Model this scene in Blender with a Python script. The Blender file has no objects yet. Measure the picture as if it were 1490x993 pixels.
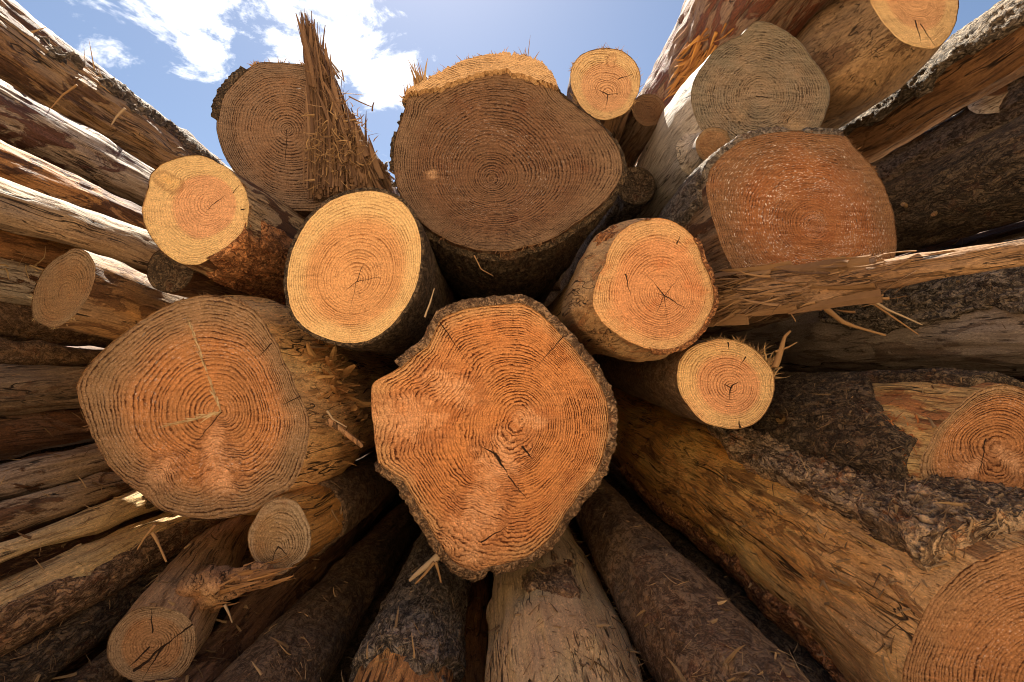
import bpy, math, random
import numpy as np
from mathutils import Vector, Matrix

random.seed(7)
RNG = np.random.default_rng(7)
scene = bpy.context.scene
COL = scene.collection

# ------------------------------------------------------------------ camera
F, CX, CY = 662.2, 745.0, 496.5          # focal length and centre in photo pixels
CAM = np.array([0.0, 0.0, 1.02])
YAW, PITCH = math.atan(20 / F), math.atan(43.5 / F)
ROT = Matrix.Rotation(-YAW, 4, 'Z') @ Matrix.Rotation(math.pi / 2 + PITCH, 4, 'X')
R3 = np.array(ROT.to_3x3())
cam_data = bpy.data.cameras.new('camera')
cam_data.sensor_width = 36.0
cam_data.lens = 36.0 * F / 1490.0
cam_data.clip_start = 0.02
cam_data.clip_end = 4000
cam = bpy.data.objects.new('camera', cam_data)
COL.objects.link(cam)
cam.matrix_world = Matrix.Translation(Vector(CAM)) @ ROT
scene.camera = cam


def ray(u, v):
    return R3 @ np.array([(u - CX) / F, (CY - v) / F, -1.0])


def P(u, v, d):
    r = ray(u, v)
    return CAM + r * (d / r[1])


def unit(a):
    a = np.asarray(a, float)
    return a / np.linalg.norm(a)


# ------------------------------------------------------------------ noise
_perm = np.random.default_rng(3).permutation(256)
_perm = np.concatenate([_perm, _perm, _perm])
_grad = np.random.default_rng(4).normal(size=(256, 3))
_grad /= np.linalg.norm(_grad, axis=1)[:, None]


def gn(p):
    """gradient noise, p (...,3) -> about -0.6..0.6"""
    p = np.asarray(p, float)
    i = np.floor(p).astype(int)
    f = p - i
    u = f * f * f * (f * (f * 6 - 15) + 10)
    i &= 255
    out = 0.0
    for dx in (0, 1):
        wx = u[..., 0] if dx else 1 - u[..., 0]
        for dy in (0, 1):
            wy = u[..., 1] if dy else 1 - u[..., 1]
            for dz in (0, 1):
                wz = u[..., 2] if dz else 1 - u[..., 2]
                h = _perm[_perm[_perm[i[..., 0] + dx] + i[..., 1] + dy] + i[..., 2] + dz]
                g = _grad[h]
                d = (g[..., 0] * (f[..., 0] - dx) + g[..., 1] * (f[..., 1] - dy) + g[..., 2] * (f[..., 2] - dz))
                out = out + wx * wy * wz * d
    return out


def fbm(p, o=4, gain=0.5):
    p = np.asarray(p, float)
    a, s, t = 1.0, 0.0, 0.0
    for k in range(o):
        s = s + a * gn(p * (2.03 ** k) + 17.3 * k)
        a *= gain
    return s


def ridged(p, o=4):
    a, s = 1.0, 0.0
    for k in range(o):
        s = s + a * (1 - 2.2 * np.abs(gn(p * (2.1 ** k) + 9.1 * k)))
        a *= 0.5
    return s / 1.9


def sstep(a, b, x):
    t = np.clip((x - a) / (b - a), 0, 1)
    return t * t * (3 - 2 * t)


# ------------------------------------------------------------------ mesh helpers
def mesh_obj(name, verts, faces, mat, parent=None, smooth=True, attrs=None):
    me = bpy.data.meshes.new(name)
    verts = np.asarray(verts, np.float32)
    if isinstance(faces, np.ndarray):
        n, k = faces.shape
        me.vertices.add(len(verts))
        me.vertices.foreach_set('co', verts.ravel())
        me.loops.add(n * k)
        me.loops.foreach_set('vertex_index', faces.astype(np.int32).ravel())
        me.polygons.add(n)
        me.polygons.foreach_set('loop_start', np.arange(0, n * k, k, dtype=np.int32))
        me.update(calc_edges=True)
    else:
        me.from_pydata(verts.tolist(), [], faces)
    me.validate()
    me.polygons.foreach_set('use_smooth', [smooth] * len(me.polygons))
    for k, v in (attrs or {}).items():
        a = me.attributes.new(k, 'FLOAT', 'POINT')
        a.data.foreach_set('value', np.asarray(v, np.float32).ravel())
    me.materials.append(mat)
    o = bpy.data.objects.new(name, me)
    COL.objects.link(o)
    if parent is not None:
        o.parent = parent
    return o


def thing(name, label, cat, M=None, group=None):
    o = bpy.data.objects.new(name, None)
    o.empty_display_size = 0.05
    COL.objects.link(o)
    if M is not None:
        o.matrix_world = M
    o['label'] = label
    o['category'] = cat
    if group:
        o['group'] = group
    return o


def grid_faces(nt, nth, closed=True):
    k = np.arange(nt - 1)[:, None]
    j = np.arange(nth if closed else nth - 1)[None, :]
    j2 = (j + 1) % nth
    a, b, c, d = k * nth + j, k * nth + j2, (k + 1) * nth + j2, (k + 1) * nth + j
    return np.stack([np.broadcast_to(x, a.shape).ravel() for x in (a, b, c, d)], 1)


class Slivers:
    """collects thin tapered bent wood fibres"""
    def __init__(self):
        self.v, self.f = [], []

    def add(self, p, d, length, w, bend=0.3, seg=4, flat=0.45, droop=0.0, tip=0.12):
        p = np.asarray(p, float).copy()
        d = unit(d)
        a = unit(np.cross(d, RNG.normal(size=3)))
        b0 = len(self.v)
        ax = RNG.normal(size=3) * bend
        for k in range(seg + 1):
            s = k / seg
            ww = w * ((1 - s) ** 0.6 * (1 - tip) + tip)
            a = unit(a - d * np.dot(a, d))
            c = np.cross(d, a)
            for (x, y) in ((1, 0), (0, flat), (-1, 0), (0, -flat)):
                self.v.append(p + a * (ww * x) + c * (ww * y))
            p = p + d * (length / seg)
            d = unit(d + ax / seg + RNG.normal(size=3) * bend * 0.25 + np.array([0, droop / seg, 0]))
        for k in range(seg):
            for j in range(4):
                j2 = (j + 1) % 4
                self.f.append((b0 + k * 4 + j, b0 + k * 4 + j2, b0 + k * 4 + 4 + j2, b0 + k * 4 + 4 + j))
        self.f.append((b0 + 3, b0 + 2, b0 + 1, b0))
        e = b0 + seg * 4
        self.f.append((e, e + 1, e + 2, e + 3))

    def build(self, name, mat, parent=None):
        return mesh_obj(name, np.array(self.v), np.array(self.f), mat, parent, smooth=False)


# ------------------------------------------------------------------ node helpers
class NT:
    def __init__(self, name):
        self.m = bpy.data.materials.new(name)
        self.m.use_nodes = True
        self.t = self.m.node_tree
        self.t.nodes.clear()
        self.out = self.n('ShaderNodeOutputMaterial')
        self.b = self.n('ShaderNodeBsdfPrincipled')
        self.l(self.b.outputs[0], self.out.inputs[0])

    def n(self, kind, **kw):
        x = self.t.nodes.new(kind)
        for k, v in kw.items():
            setattr(x, k, v)
        return x

    def l(self, a, b):
        self.t.links.new(a, b)

    def put(self, sock, v):
        if hasattr(v, 'is_output'):
            self.l(v, sock)
        elif isinstance(v, (tuple, list)) and len(v) == 3 and sock.type == 'RGBA':
            sock.default_value = (*v, 1)
        else:
            sock.default_value = v

    def math(self, op, a, b=None, c=None, clamp=False):
        x = self.n('ShaderNodeMath', operation=op, use_clamp=clamp)
        for i, v in enumerate((a, b, c)):
            if v is not None:
                self.put(x.inputs[i], v)
        return x.outputs[0]

    def vmath(self, op, a, b=None):
        x = self.n('ShaderNodeVectorMath', operation=op)
        self.put(x.inputs[0], a)
        if b is not None:
            if isinstance(b, (int, float)):
                x.inputs['Scale'].default_value = b
            else:
                self.put(x.inputs[1], b)
        return x

    def obj(self):
        if not hasattr(self, '_o'):
            self._o = self.n('ShaderNodeTexCoord').outputs['Object']
        return self._o

    def mapping(self, vec, scale=(1, 1, 1), rot=(0, 0, 0), loc=(0, 0, 0)):
        x = self.n('ShaderNodeMapping')
        self.l(vec, x.inputs['Vector'])
        x.inputs['Scale'].default_value = scale
        x.inputs['Rotation'].default_value = rot
        x.inputs['Location'].default_value = loc
        return x.outputs[0]

    def noise(self, vec, scale, detail=3, rough=0.5, dist=0.0):
        x = self.n('ShaderNodeTexNoise')
        self.l(vec, x.inputs['Vector'])
        x.inputs['Scale'].default_value = scale
        x.inputs['Detail'].default_value = detail
        x.inputs['Roughness'].default_value = rough
        x.inputs['Distortion'].default_value = dist
        return x.outputs['Fac']

    def voro(self, vec, scale, feature='F1', rnd=1.0):
        x = self.n('ShaderNodeTexVoronoi', feature=feature)
        self.l(vec, x.inputs['Vector'])
        x.inputs['Scale'].default_value = scale
        x.inputs['Randomness'].default_value = rnd
        return x.outputs['Distance']

    def rng(self, v, a, b, c=0.0, d=1.0, smooth=True):
        x = self.n('ShaderNodeMapRange')
        if smooth:
            x.interpolation_type = 'SMOOTHSTEP'
        self.put(x.inputs[0], v)
        for i, k in enumerate((a, b, c, d)):
            self.put(x.inputs[1 + i], k)
        return x.outputs[0]

    def mix(self, f, a, b, mode='MIX'):
        x = self.n('ShaderNodeMix', data_type='RGBA', blend_type=mode)
        self.put(x.inputs[0], f)
        self.put(x.inputs[6], a)
        self.put(x.inputs[7], b)
        return x.outputs[2]

    def ramp(self, v, stops, interp='LINEAR'):
        x = self.n('ShaderNodeValToRGB')
        self.put(x.inputs[0], v)
        e = x.color_ramp.elements
        x.color_ramp.interpolation = interp
        while len(e) < len(stops):
            e.new(0.5)
        for el, (p, c) in zip(e, stops):
            el.position = p
            el.color = (c, c, c, 1) if isinstance(c, (int, float)) else (*c, 1)
        return x.outputs[0]

    def attr(self, name):
        return self.n('ShaderNodeAttribute', attribute_name=name).outputs['Fac']

    def done(self, col, height, dist, rough=0.8, spec=0.25, strength=1.0):
        self.put(self.b.inputs['Base Color'], col)
        self.put(self.b.inputs['Roughness'], rough)
        self.b.inputs['Specular IOR Level'].default_value = spec
        if height is not None:
            bp = self.n('ShaderNodeBump')
            bp.inputs['Strength'].default_value = strength
            bp.inputs['Distance'].default_value = dist
            self.l(height, bp.inputs['Height'])
            self.l(bp.outputs[0], self.b.inputs['Normal'])
        return self.m


def lin(r, g, b):
    f = lambda c: c / 12.92 if c <= 0.04045 else ((c + 0.055) / 1.055) ** 2.4
    return tuple(f(c / 255.0) for c in (r, g, b))


# ------------------------------------------------------------------ materials
def face_mat(name, heart, sap, late, freq, sap_at=0.8, sap_soft=0.06, hatch=0.4, hatch_deg=20.0, contrast=0.8,
             grey=0.2, grey_col=(0.30, 0.22, 0.14), rim_grey=0.0, speck=0.0, cracks=(), stain=0.25, stain_col=(0.28, 0.09, 0.025),
             knot_col=(0.66, 0.36, 0.17), seed=0.0, bump=0.0022, jitter=0.22, crack_col=(0.03, 0.015, 0.008), split=None):
    t = NT(name)
    o = t.mapping(t.obj(), loc=(seed, seed * 0.7, 0))
    ring, s, knot = t.attr('ring'), t.attr('edge'), t.attr('knot')
    fine = t.noise(o, 175, 2, 0.65)
    med = t.noise(o, 50, 3, 0.6)
    # saw marks: noise drawn out along the cut direction, two passes
    ha = math.radians(hatch_deg)
    saw = t.noise(t.mapping(o, (26, 270, 1), (0, 0, ha)), 1.0, 2, 0.6)
    saw2 = t.noise(t.mapping(o, (14, 130, 1), (0, 0, ha + 0.06)), 1.0, 2, 0.5)
    yw = t.noise(t.mapping(ring_vec(t, ring), (freq * 0.22, 1, 1), loc=(seed, 3, 0)), 1.0, 2, 0.6)
    ph = t.math('ADD', t.math('MULTIPLY', ring, freq * 1.32), t.math('MULTIPLY', yw, 4.0))
    ph = t.math('ADD', ph, t.math('MULTIPLY', t.math('SUBTRACT', fine, 0.5), jitter * 3.2))
    ph = t.math('ADD', ph, t.math('MULTIPLY', t.math('SUBTRACT', med, 0.5), jitter * 2.6))
    ph = t.math('ADD', ph, t.math('MULTIPLY', t.math('SUBTRACT', saw, 0.5), jitter * 2.2 * hatch + 0.05))
    fr = t.math('FRACT', ph)
    latem = t.ramp(fr, [(0.0, 0.30), (0.08, 0.0), (0.42, 0.04), (0.66, 0.42), (0.82, 1.0), (0.94, 0.95)])
    # rings differ in strength from year to year, slow noise
    yr = t.noise(t.mapping(ring_vec(t, ring), (freq * 0.8, 1, 1)), 1.0, 2, 0.7)
    amt = t.math('MULTIPLY', t.rng(yr, 0.28, 0.70, 0.45, 1.35), contrast)
    hm = t.rng(saw, 0.3, 0.68, 1 - 0.85 * hatch, 1.0 + 0.35 * hatch)
    fade = t.math('MULTIPLY', t.rng(t.noise(t.mapping(o, loc=(2.2, 8.1, 0)), 13, 4, 0.65, 0.5), 0.34, 0.64, 0.35, 1.2), t.rng(t.noise(t.mapping(o, loc=(6.2, 1.1, 0)), 70, 2, 0.6), 0.30, 0.62, 0.55, 1.15))
    latem = t.math('MULTIPLY', t.math('MULTIPLY', latem, t.math('MULTIPLY', amt, fade)), hm)
    latem = t.math('MULTIPLY', latem, t.math('SUBTRACT', 1.0, t.math('MULTIPLY', knot, 0.55)), clamp=True)
    big = t.noise(o, 7, 4, 0.55, 0.4)
    big2 = t.noise(t.mapping(o, loc=(3.1, 1.7, 0)), 16, 4, 0.6, 0.6)
    sb = t.math('ADD', s, t.math('MULTIPLY', t.math('SUBTRACT', big, 0.5), 0.10))
    sm = t.rng(sb, sap_at - sap_soft, sap_at + sap_soft)
    base = t.mix(sm, heart, sap)
    base = t.mix(t.math('MULTIPLY', t.rng(big2, 0.50, 0.72), stain), base, stain_col)
    base = t.mix(t.math('MULTIPLY', t.rng(big, 0.5, 0.7), 0.25), base, tuple(min(1, c * 1.3) for c in heart))
    base = t.mix(t.math('MULTIPLY', knot, 0.85), base, knot_col)
    ke = t.math('MULTIPLY', t.rng(knot, 0.04, 0.18), t.math('SUBTRACT', 1.0, t.rng(knot, 0.2, 0.5)))
    base = t.mix(t.math('MULTIPLY', ke, 0.4), base, tuple(c * 0.7 for c in stain_col))
    g1 = t.math('MULTIPLY', t.rng(t.noise(t.mapping(o, loc=(5, 2, 0)), 9, 5, 0.65), 0.38, 0.66), grey)
    g1 = t.math('ADD', g1, t.math('MULTIPLY', t.rng(s, 0.6, 0.98), rim_grey), clamp=True)
    base = t.mix(g1, base, grey_col)
    lc = t.mix(1.0, base, tuple(c * 0.5 for c in late), 'MULTIPLY')
    col = t.mix(latem, base, lc)
    # fibre lightness from the saw
    f2 = t.math('ADD', t.math('MULTIPLY', saw2, 0.6), t.math('MULTIPLY', fine, 0.4))
    col = t.mix(t.rng(f2, 0.42, 0.75, 0, 0.40 * (0.3 + hatch)), col, t.mix(1.0, col, (1.7, 1.65, 1.6), 'MULTIPLY'))
    col = t.mix(t.rng(f2, 0.47, 0.25, 0, 0.75 * (0.25 + hatch)), col, t.mix(1.0, col, (0.38, 0.32, 0.28), 'MULTIPLY'))
    grit = t.noise(o, 320, 2, 0.7)
    col = t.mix(t.rng(grit, 0.54, 0.70, 0, 0.7), col, t.mix(1.0, col, (1.75, 1.75, 1.8), 'MULTIPLY'))
    col = t.mix(t.rng(grit, 0.46, 0.30, 0, 0.75), col, t.mix(1.0, col, (0.4, 0.33, 0.28), 'MULTIPLY'))
    if speck > 0:
        sx = t.n('ShaderNodeSeparateXYZ')
        t.l(t.obj(), sx.inputs[0])
        ang = t.math('ARCTAN2', sx.outputs[1], sx.outputs[0])
        cv = t.n('ShaderNodeCombineXYZ')
        t.l(t.math('MULTIPLY', ring, 520.0), cv.inputs[0])
        t.l(t.math('MULTIPLY', ang, 17.0), cv.inputs[1])
        arcs = t.rng(t.noise(cv.outputs[0], 1.0, 2, 0.65), 0.56, 0.70)
        sp = t.math('MULTIPLY', arcs, t.rng(t.math('ADD', t.math('MULTIPLY', saw2, 0.5), t.math('MULTIPLY', grit, 0.5)), 0.40, 0.60))
        band = t.rng(t.noise(t.mapping(ring_vec(t, ring), (freq * 0.12, 1, 1), loc=(7, 0, 0)), 1.0, 1, 0.5), 0.42, 0.66, 0.12, 1.0)
        sp = t.math('MULTIPLY', t.math('MULTIPLY', sp, band), speck, clamp=True)
        col = t.mix(sp, col, (0.78, 0.74, 0.70))
    h = t.math('ADD', t.math('MULTIPLY', latem, -0.8), t.math('MULTIPLY', saw, 0.9 * (0.35 + hatch)))
    h = t.math('ADD', h, t.math('MULTIPLY', fine, 0.7))
    h = t.math('ADD', h, t.math('MULTIPLY', grit, 0.35))
    h = t.math('ADD', h, t.math('MULTIPLY', med, 0.3))
    # drying checks
    wob = t.n('ShaderNodeTexNoise')
    t.l(t.obj(), wob.inputs['Vector'])
    wob.inputs['Scale'].default_value = 45
    wv = t.vmath('SCALE', t.vmath('SUBTRACT', wob.outputs['Color'], (0.5, 0.5, 0.5)).outputs[0], 0.010).outputs[0]
    pos = t.vmath('MULTIPLY', t.vmath('ADD', t.obj(), wv).outputs[0], (1, 1, 0)).outputs[0]
    tot = None
    for (x1, y1, x2, y2, w) in cracks:
        ba = (x2 - x1, y2 - y1, 0.0)
        L2 = max(1e-9, ba[0] ** 2 + ba[1] ** 2)
        pa = t.vmath('SUBTRACT', pos, (x1, y1, 0.0)).outputs[0]
        hh = t.math('MULTIPLY', t.vmath('DOT_PRODUCT', pa, ba).outputs['Value'], 1.0 / L2, clamp=True)
        prj = t.n('ShaderNodeVectorMath', operation='SCALE')
        prj.inputs[0].default_value = ba
        t.l(hh, prj.inputs['Scale'])
        d = t.vmath('LENGTH', t.vmath('SUBTRACT', pa, prj.outputs[0]).outputs[0]).outputs['Value']
        wd = t.math('MULTIPLY', t.math('SUBTRACT', 1.05, hh), w)
        c = t.math('SUBTRACT', 1.0, t.rng(t.math('DIVIDE', d, wd), 0.55, 1.1))
        tot = c if tot is None else t.math('MAXIMUM', tot, c)
    if tot is not None:
        col = t.mix(tot, col, crack_col)
        h = t.math('SUBTRACT', h, t.math('MULTIPLY', tot, 2.0))
    return t.done(col, h, bump, 0.82, 0.2)


def ring_vec(t, ring):
    c = t.n('ShaderNodeCombineXYZ')
    t.l(ring, c.inputs[0])
    return c.outputs[0]


def wood_mat(name, mid, dark, light, grey=(0.25, 0.2, 0.15), grey_amt=0.3, inner=(0.10, 0.045, 0.02), inner_amt=0.3,
             crack=0.5, seed=0.0, bump=0.004, streak=1.0, sc=1.0, rough=0.72, spec=0.3, zgrey=None):
    """debarked or smooth-barked flank: long grain, leftover inner bark, drying cracks"""
    t = NT(name)
    o0 = t.mapping(t.obj(), loc=(seed, seed * 1.3, seed * 0.4))
    w = t.n('ShaderNodeTexNoise')
    t.l(o0, w.inputs['Vector'])
    w.inputs['Scale'].default_value = 3.0
    w.inputs['Detail'].default_value = 2
    wv = t.vmath('SCALE', t.vmath('SUBTRACT', w.outputs['Color'], (0.5, 0.5, 0.5)).outputs[0], 0.05).outputs[0]
    o = t.vmath('ADD', o0, wv).outputs[0]
    g1 = t.noise(t.mapping(o, (38 * sc, 38 * sc, 2.2 * sc)), 1.0, 5, 0.62)
    g2 = t.noise(t.mapping(o, (150 * sc, 150 * sc, 6 * sc)), 1.0, 3, 0.6)
    pat = t.noise(t.mapping(o, (9, 9, 2.6)), 1.0, 5, 0.6, 0.5)
    pat2 = t.noise(t.mapping(o, (14, 14, 4.5), loc=(4, 7, 2)), 1.0, 6, 0.68, 0.8)
    fine = t.noise(o0, 170, 3, 0.65)
    grit = t.noise(t.mapping(o0, (1, 1, 0.4)), 330, 2, 0.7)
    col = t.ramp(g1, [(0.28, dark), (0.47, mid), (0.60, mid), (0.75, light)])
    col = t.mix(t.math('MULTIPLY', t.rng(pat, 0.48, 0.66), 0.75), col, light)
    col = t.mix(t.math('MULTIPLY', t.rng(t.noise(t.mapping(o, (7, 7, 1.6), loc=(11, 3, 5)), 1.0, 5, 0.6, 0.3), 0.36, 0.62), grey_amt), col, grey)
    if zgrey:
        sz = t.n('ShaderNodeSeparateXYZ')
        t.l(t.obj(), sz.inputs[0])
        zz = t.math('ADD', sz.outputs[2], t.math('MULTIPLY', t.math('SUBTRACT', pat, 0.5), 0.9))
        col = t.mix(t.rng(zz, zgrey[0], zgrey[1], 0.0, zgrey[2]), col, t.mix(g1, tuple(c * 0.55 for c in grey), tuple(c * 1.35 for c in grey)))
    im = t.rng(pat2, 0.60 - 0.22 * inner_amt, 0.64 - 0.20 * inner_amt)
    im = t.math('MULTIPLY', im, min(1.0, inner_amt * 2.5))
    incol = t.mix(fine, tuple(c * 0.45 for c in inner), tuple(min(1, c * 1.7) for c in inner))
    col = t.mix(im, col, incol)
    col = t.mix(t.rng(g2, 0.48, 0.32, 0, min(1, 0.8 * streak)), col, t.mix(1.0, col, (0.36, 0.30, 0.26), 'MULTIPLY'))
    col = t.mix(t.rng(g2, 0.53, 0.70, 0, 0.55 * streak), col, t.mix(1.0, col, (1.6, 1.55, 1.5), 'MULTIPLY'))
    col = t.mix(t.rng(fine, 0.58, 0.74, 0, 0.35), col, t.mix(1.0, col, (0.45, 0.4, 0.38), 'MULTIPLY'))
    col = t.mix(t.rng(grit, 0.54, 0.70, 0, 0.6), col, t.mix(1.0, col, (1.8, 1.75, 1.65), 'MULTIPLY'))
    col = t.mix(t.rng(grit, 0.46, 0.30, 0, 0.7), col, t.mix(1.0, col, (0.4, 0.35, 0.3), 'MULTIPLY'))
    h = t.math('ADD', t.math('MULTIPLY', g2, 0.55 * streak), t.math('MULTIPLY', g1, 0.8 * streak))
    h = t.math('ADD', h, t.math('MULTIPLY', fine, 0.35))
    h = t.math('ADD', h, t.math('MULTIPLY', im, 0.55))
    if crack > 0:
        # thin checks along the grain: zero crossings of two drawn-out noises, each broken up
        cn = t.math('ABSOLUTE', t.math('SUBTRACT', t.noise(t.mapping(o, (30, 30, 0.9), loc=(2, 9, 1)), 1.0, 2, 0.5), 0.5))
        cn2 = t.math('ABSOLUTE', t.math('SUBTRACT', t.noise(t.mapping(o, (85, 85, 2.4), loc=(7, 1, 4)), 1.0, 2, 0.5), 0.5))
        ck = t.math('MULTIPLY', t.rng(cn, 0.014, 0.004), t.rng(t.noise(t.mapping(o, (14, 14, 2.5), loc=(1, 1, 8)), 1.0, 2), 0.56 - 0.12 * crack, 0.64 - 0.12 * crack))
        ck2 = t.math('MULTIPLY', t.rng(cn2, 0.022, 0.006), t.rng(t.noise(t.mapping(o, (20, 20, 5), loc=(4, 3, 2)), 1.0, 2), 0.56 - 0.10 * crack, 0.66 - 0.10 * crack))
        ck = t.math('MAXIMUM', ck, t.math('MULTIPLY', ck2, 0.85))
        ck = t.math('MULTIPLY', ck, t.math('SUBTRACT', 1.0, t.math('MULTIPLY', im, 0.7)))
        col = t.mix(t.math('MULTIPLY', ck, 0.92), col, (0.016, 0.009, 0.005))
        h = t.math('SUBTRACT', h, t.math('MULTIPLY', ck, 1.2))
    return t.done(col, h, bump, rough, spec)


def bark_mat(name, outer, deep, red=(0.16, 0.05, 0.018), red_amt=0.3, lichen=0.05, seed=0.0, bump=0.008, sc=1.0, zst=0.35):
    t = NT(name)
    o0 = t.mapping(t.obj(), loc=(seed, seed * 0.6, seed * 1.1))
    w = t.n('ShaderNodeTexNoise')
    t.l(o0, w.inputs['Vector'])
    w.inputs['Scale'].default_value = 22
    wv = t.vmath('SCALE', t.vmath('SUBTRACT', w.outputs['Color'], (0.5, 0.5, 0.5)).outputs[0], 0.03).outputs[0]
    o = t.vmath('ADD', o0, wv).outputs[0]
    os_ = t.mapping(o, (1, 1, zst))
    n1 = t.noise(os_, 34 * sc, 6, 0.72, 0.6)
    a1 = t.math('ABSOLUTE', t.math('SUBTRACT', t.noise(t.mapping(os_, loc=(3, 8, 1)), 30 * sc, 4, 0.6, 0.9), 0.5))
    a2 = t.math('ABSOLUTE', t.math('SUBTRACT', t.noise(t.mapping(os_, loc=(6, 2, 5)), 62 * sc, 3, 0.6, 0.6), 0.5))
    v1 = t.math('MINIMUM', t.math('MULTIPLY', a1, 2.2), t.math('MULTIPLY', a2, 2.6))
    fine = t.noise(o0, 240, 3, 0.7)
    big = t.noise(o0, 9, 4, 0.6)
    pl = t.rng(v1, 0.0, 0.16)
    hh = t.math('ADD', t.math('MULTIPLY', pl, 0.5), t.math('MULTIPLY', n1, 0.8))
    col = t.ramp(hh, [(0.30, deep), (0.55, tuple((a + b) / 2 for a, b in zip(deep, outer))), (0.85, outer)])  # crevice tone darkened further, standing in for weak relief shading
    rm = t.math('MULTIPLY', t.rng(t.noise(o, 18, 5, 0.7, 0.6), 0.54, 0.68), red_amt)
    col = t.mix(rm, col, red)
    col = t.mix(t.rng(big, 0.42, 0.7, 0, 0.5), col, t.mix(1.0, col, (1.7, 1.65, 1.6), 'MULTIPLY'))
    chip = t.noise(t.mapping(o, (1, 1, 0.5), loc=(9, 4, 6)), 95 * sc, 3, 0.7, 0.5)
    col = t.mix(t.rng(chip, 0.54, 0.66, 0.0, 0.65), col, t.mix(1.0, outer, (1.75, 1.6, 1.35), 'MULTIPLY'))
    col = t.mix(t.rng(chip, 0.46, 0.34, 0.0, 0.7), col, deep)
    col = t.mix(t.rng(fine, 0.35, 0.72, 0.0, 0.75), col, t.mix(1.0, col, (1.9, 1.8, 1.7), 'MULTIPLY'))
    col = t.mix(t.rng(fine, 0.45, 0.28, 0.0, 0.7), col, t.mix(1.0, col, (0.3, 0.28, 0.26), 'MULTIPLY'))
    if lichen:
        col = t.mix(t.math('MULTIPLY', t.rng(t.noise(o0, 75, 4, 0.7), 0.64, 0.70), lichen), col, (0.42, 0.45, 0.36))
    h = t.math('ADD', hh, t.math('MULTIPLY', fine, 0.45))
    h = t.math('ADD', h, t.math('MULTIPLY', chip, 0.7))
    return t.done(col, h, bump, 0.85, 0.25)


def fibre_mat(name, a, b, seed=0.0):
    t = NT(name)
    o = t.mapping(t.obj(), loc=(seed, 0, 0))
    n = t.noise(o, 60, 2, 0.6)
    g = t.n('ShaderNodeNewGeometry')
    r = t.math('ADD', t.math('MULTIPLY', g.outputs['Random Per Island'], 0.75), t.math('MULTIPLY', n, 0.3), clamp=True)
    col = t.mix(r, a, b)
    f = t.noise(o, 420, 2, 0.6)
    return t.done(col, f, 0.001, 0.75, 0.25)
#@@LOGS
# ------------------------------------------------------------------ log builder
def gsmooth(a, sig):
    n = len(a)
    k = np.arange(-n // 2, n // 2)
    g = np.exp(-0.5 * (k / sig) ** 2)
    g /= g.sum()
    return np.real(np.fft.ifft(np.fft.fft(a) * np.fft.fft(np.fft.ifftshift(g))))


NA = 720
LOGS = []


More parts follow.
